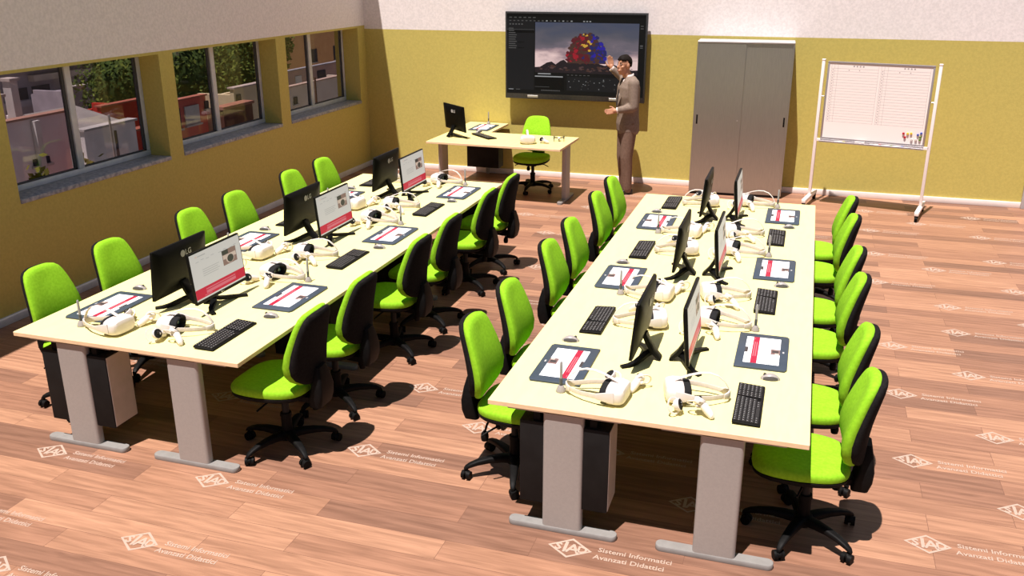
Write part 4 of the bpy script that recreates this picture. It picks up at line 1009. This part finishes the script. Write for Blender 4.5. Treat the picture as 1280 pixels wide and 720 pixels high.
house('apartment_house', 'pinkish grey building with grey flat roof below the orange one', 'building', -27, 41.2, 53.0, -2.75, 2.4, em('pinkgrey', (.50, .33, .28), (.42, .29, .26)), 'flat', rcol=em('roof_gr3', (.36, .35, .39)), wins=[(46.2, 47.2, -3.6, -3.05), (49.6, 50.8, -3.7, -3.2), (43.6, 44.3, -3.6, -3.1, 'palew')])
house('garden_house', 'cream rendered wall house at the foot of the farthest window view', 'house', -20, 30.6, 38.0, -2.05, 1.9, em('creamwall', (.70, .62, .52), (.64, .56, .46)), 'flat', rcol=em('roof_cream', (.50, .36, .30)), wins=[(31.6, 31.9, -2.8, -2.5)])
pl = MB(); pl.cyl((-17.5, 29.2, GZ), (-17.5, 29.2, -1.3), .05, .04, em('polebrown', (.14, .08, .05))); tag(pl.build('utility_pole'), 'thin brown utility pole in front of the cream house', 'pole')
po = MB(); po.cyl((-13.2, 12.55, GZ), (-13.2, 12.55, -.2), .03, .025, em('polegrey', (.3, .26, .25))); tag(po.build('antenna_pole'), 'thin antenna pole beside the white roughcast shed', 'pole')
def tree(x, y, z_, rx, ry, rz_, label, seed, tint=1.0):
    rd = random.Random(seed); r = thing('tree', label, 'tree', (x, y, GZ), 0, 'trees among the houses')
    tk = MB(); hgt = z_ - GZ; tk.tube([(0, 0, 0), (.08, .05, hgt * .4), (0, 0, hgt * .8)], [.22, .17, .10], em('bark', (.09, .06, .04))); tk.build('trunk', r)
    lm = MB(); leafs = [em('leaf%d' % k, c, tuple(q * .7 for q in c), 3) for k, c in enumerate(((.10, .15, .026), (.17, .22, .042), (.055, .09, .022)))]
    for i in range(3600):
        u = rd.uniform(-1, 1); ph = rd.uniform(0, 2 * PI); s_ = math.sqrt(1 - u * u); rad = rd.uniform(.55, 1.03) * (1 + .14 * math.sin(3 * ph + seed) * math.cos(4 * u))
        c = Vector((rx * s_ * math.cos(ph) * rad, ry * s_ * math.sin(ph) * rad, hgt + rz_ * u * rad)); e1 = Vector((rd.gauss(0, 1), rd.gauss(0, 1), rd.gauss(0, 1))).normalized(); e2 = e1.orthogonal().normalized(); w_ = rd.uniform(.06, .125)
        lm.poly([c + e1 * w_, c + e2 * w_ * .6, c - e1 * w_, c - e2 * w_ * .6], leafs[rd.randrange(3)])
    lm.ball((0, 0, hgt), (rx * .72, ry * .72, rz_ * .72), leafs[2], None, 3)
    lm.build('crown', r, None, False)
tree(-27, 29.6, -2.1, 2.0, 2.05, 2.1, 'dark round tree behind the dark red house, nearest window', 1)
tree(-22.5, 28.2, -1.15, 1.7, 1.95, 2.1, 'dark tree above the brick red house, left of the middle window view', 2)
tree(-27, 37.6, -2.0, 2.2, 2.5, 2.6, 'dark tree in the right pane of the middle window', 3)
tree(-23.7, 35.6, -.45, 1.3, 1.45, 1.6, 'dark tree at the left edge of the farthest window view', 4)
def shrub(x, y, z_, r_, label, seed):
    rd = random.Random(seed); o = thing('shrub', label, 'shrub', (x, y, GZ)); lm = MB(); c0 = em('leafy', (.16, .15, .03))
    for i in range(160):
        c = Vector((rd.gauss(0, r_ * .4), rd.gauss(0, r_ * .4), z_ - GZ + rd.gauss(0, r_ * .6))); e1 = Vector((rd.gauss(0, 1), rd.gauss(0, 1), rd.gauss(0, 1))).normalized(); e2 = e1.orthogonal().normalized()
        lm.poly([c + e1 * .09, c + e2 * .05, c - e1 * .09, c - e2 * .05], c0)
    lm.build('foliage', o, None, False); t_ = MB(); t_.tube([(0, 0, 0), (0, .05, (z_ - GZ) * .6), (0, 0, z_ - GZ)], [.06, .045, .03], em('bark', (.09, .06, .04))); t_.build('stem', o)
shrub(-12.5, 11.03, -1.34, .32, 'olive shrub in front of the pale grey house', 11)
shrub(-12.5, 9.65, -1.15, .3, 'brown-tipped shrub left of the olive shrub', 12)

# ---------------------------------------------------------------- light and camera
sd_ = Vector((.111, .31, -1.0)).normalized()
su = bpy.data.lights.new('sun', 'SUN'); su.energy = 8.0; su.angle = math.radians(.5); su.color = (1.0, .93, .88)
so = bpy.data.objects.new('sun', su); COL.objects.link(so); so.rotation_euler = sd_.to_track_quat('-Z', 'Y').to_euler(); so.location = (-4, -6, 14)
wd = bpy.data.worlds.new('sky'); scene.world = wd; wd.use_nodes = True
bg = wd.node_tree.nodes['Background']; bg.inputs['Color'].default_value = (.72, .92, 1.22, 1); bg.inputs['Strength'].default_value = .20

F_, YAW, PIT, ROL = 1142.4, -.30922, .3375, -.0011
cy, sy_, cp, sp_ = math.cos(YAW), math.sin(YAW), math.cos(PIT), math.sin(PIT)
fw = Vector((sy_ * cp, cy * cp, -sp_)); rt = Vector((cy, -sy_, 0)); upv = rt.cross(fw)
R2 = rt * math.cos(ROL) + upv * math.sin(ROL); U2 = -rt * math.sin(ROL) + upv * math.cos(ROL)
cam = bpy.data.cameras.new('camera'); cam.sensor_width = 36; cam.lens = F_ * 36 / 1280; cam.clip_end = 400
co = bpy.data.objects.new('camera', cam); COL.objects.link(co)
mw = Matrix((R2, U2, -fw)).transposed().to_4x4(); mw.translation = (1.42574, -4.04604, 2.85767); co.matrix_world = mw
scene.camera = co
vs = scene.view_settings; vs.view_transform = 'Standard'; vs.look = 'None'; vs.exposure = 0.0; vs.gamma = 1.0; vs.use_curve_mapping = False
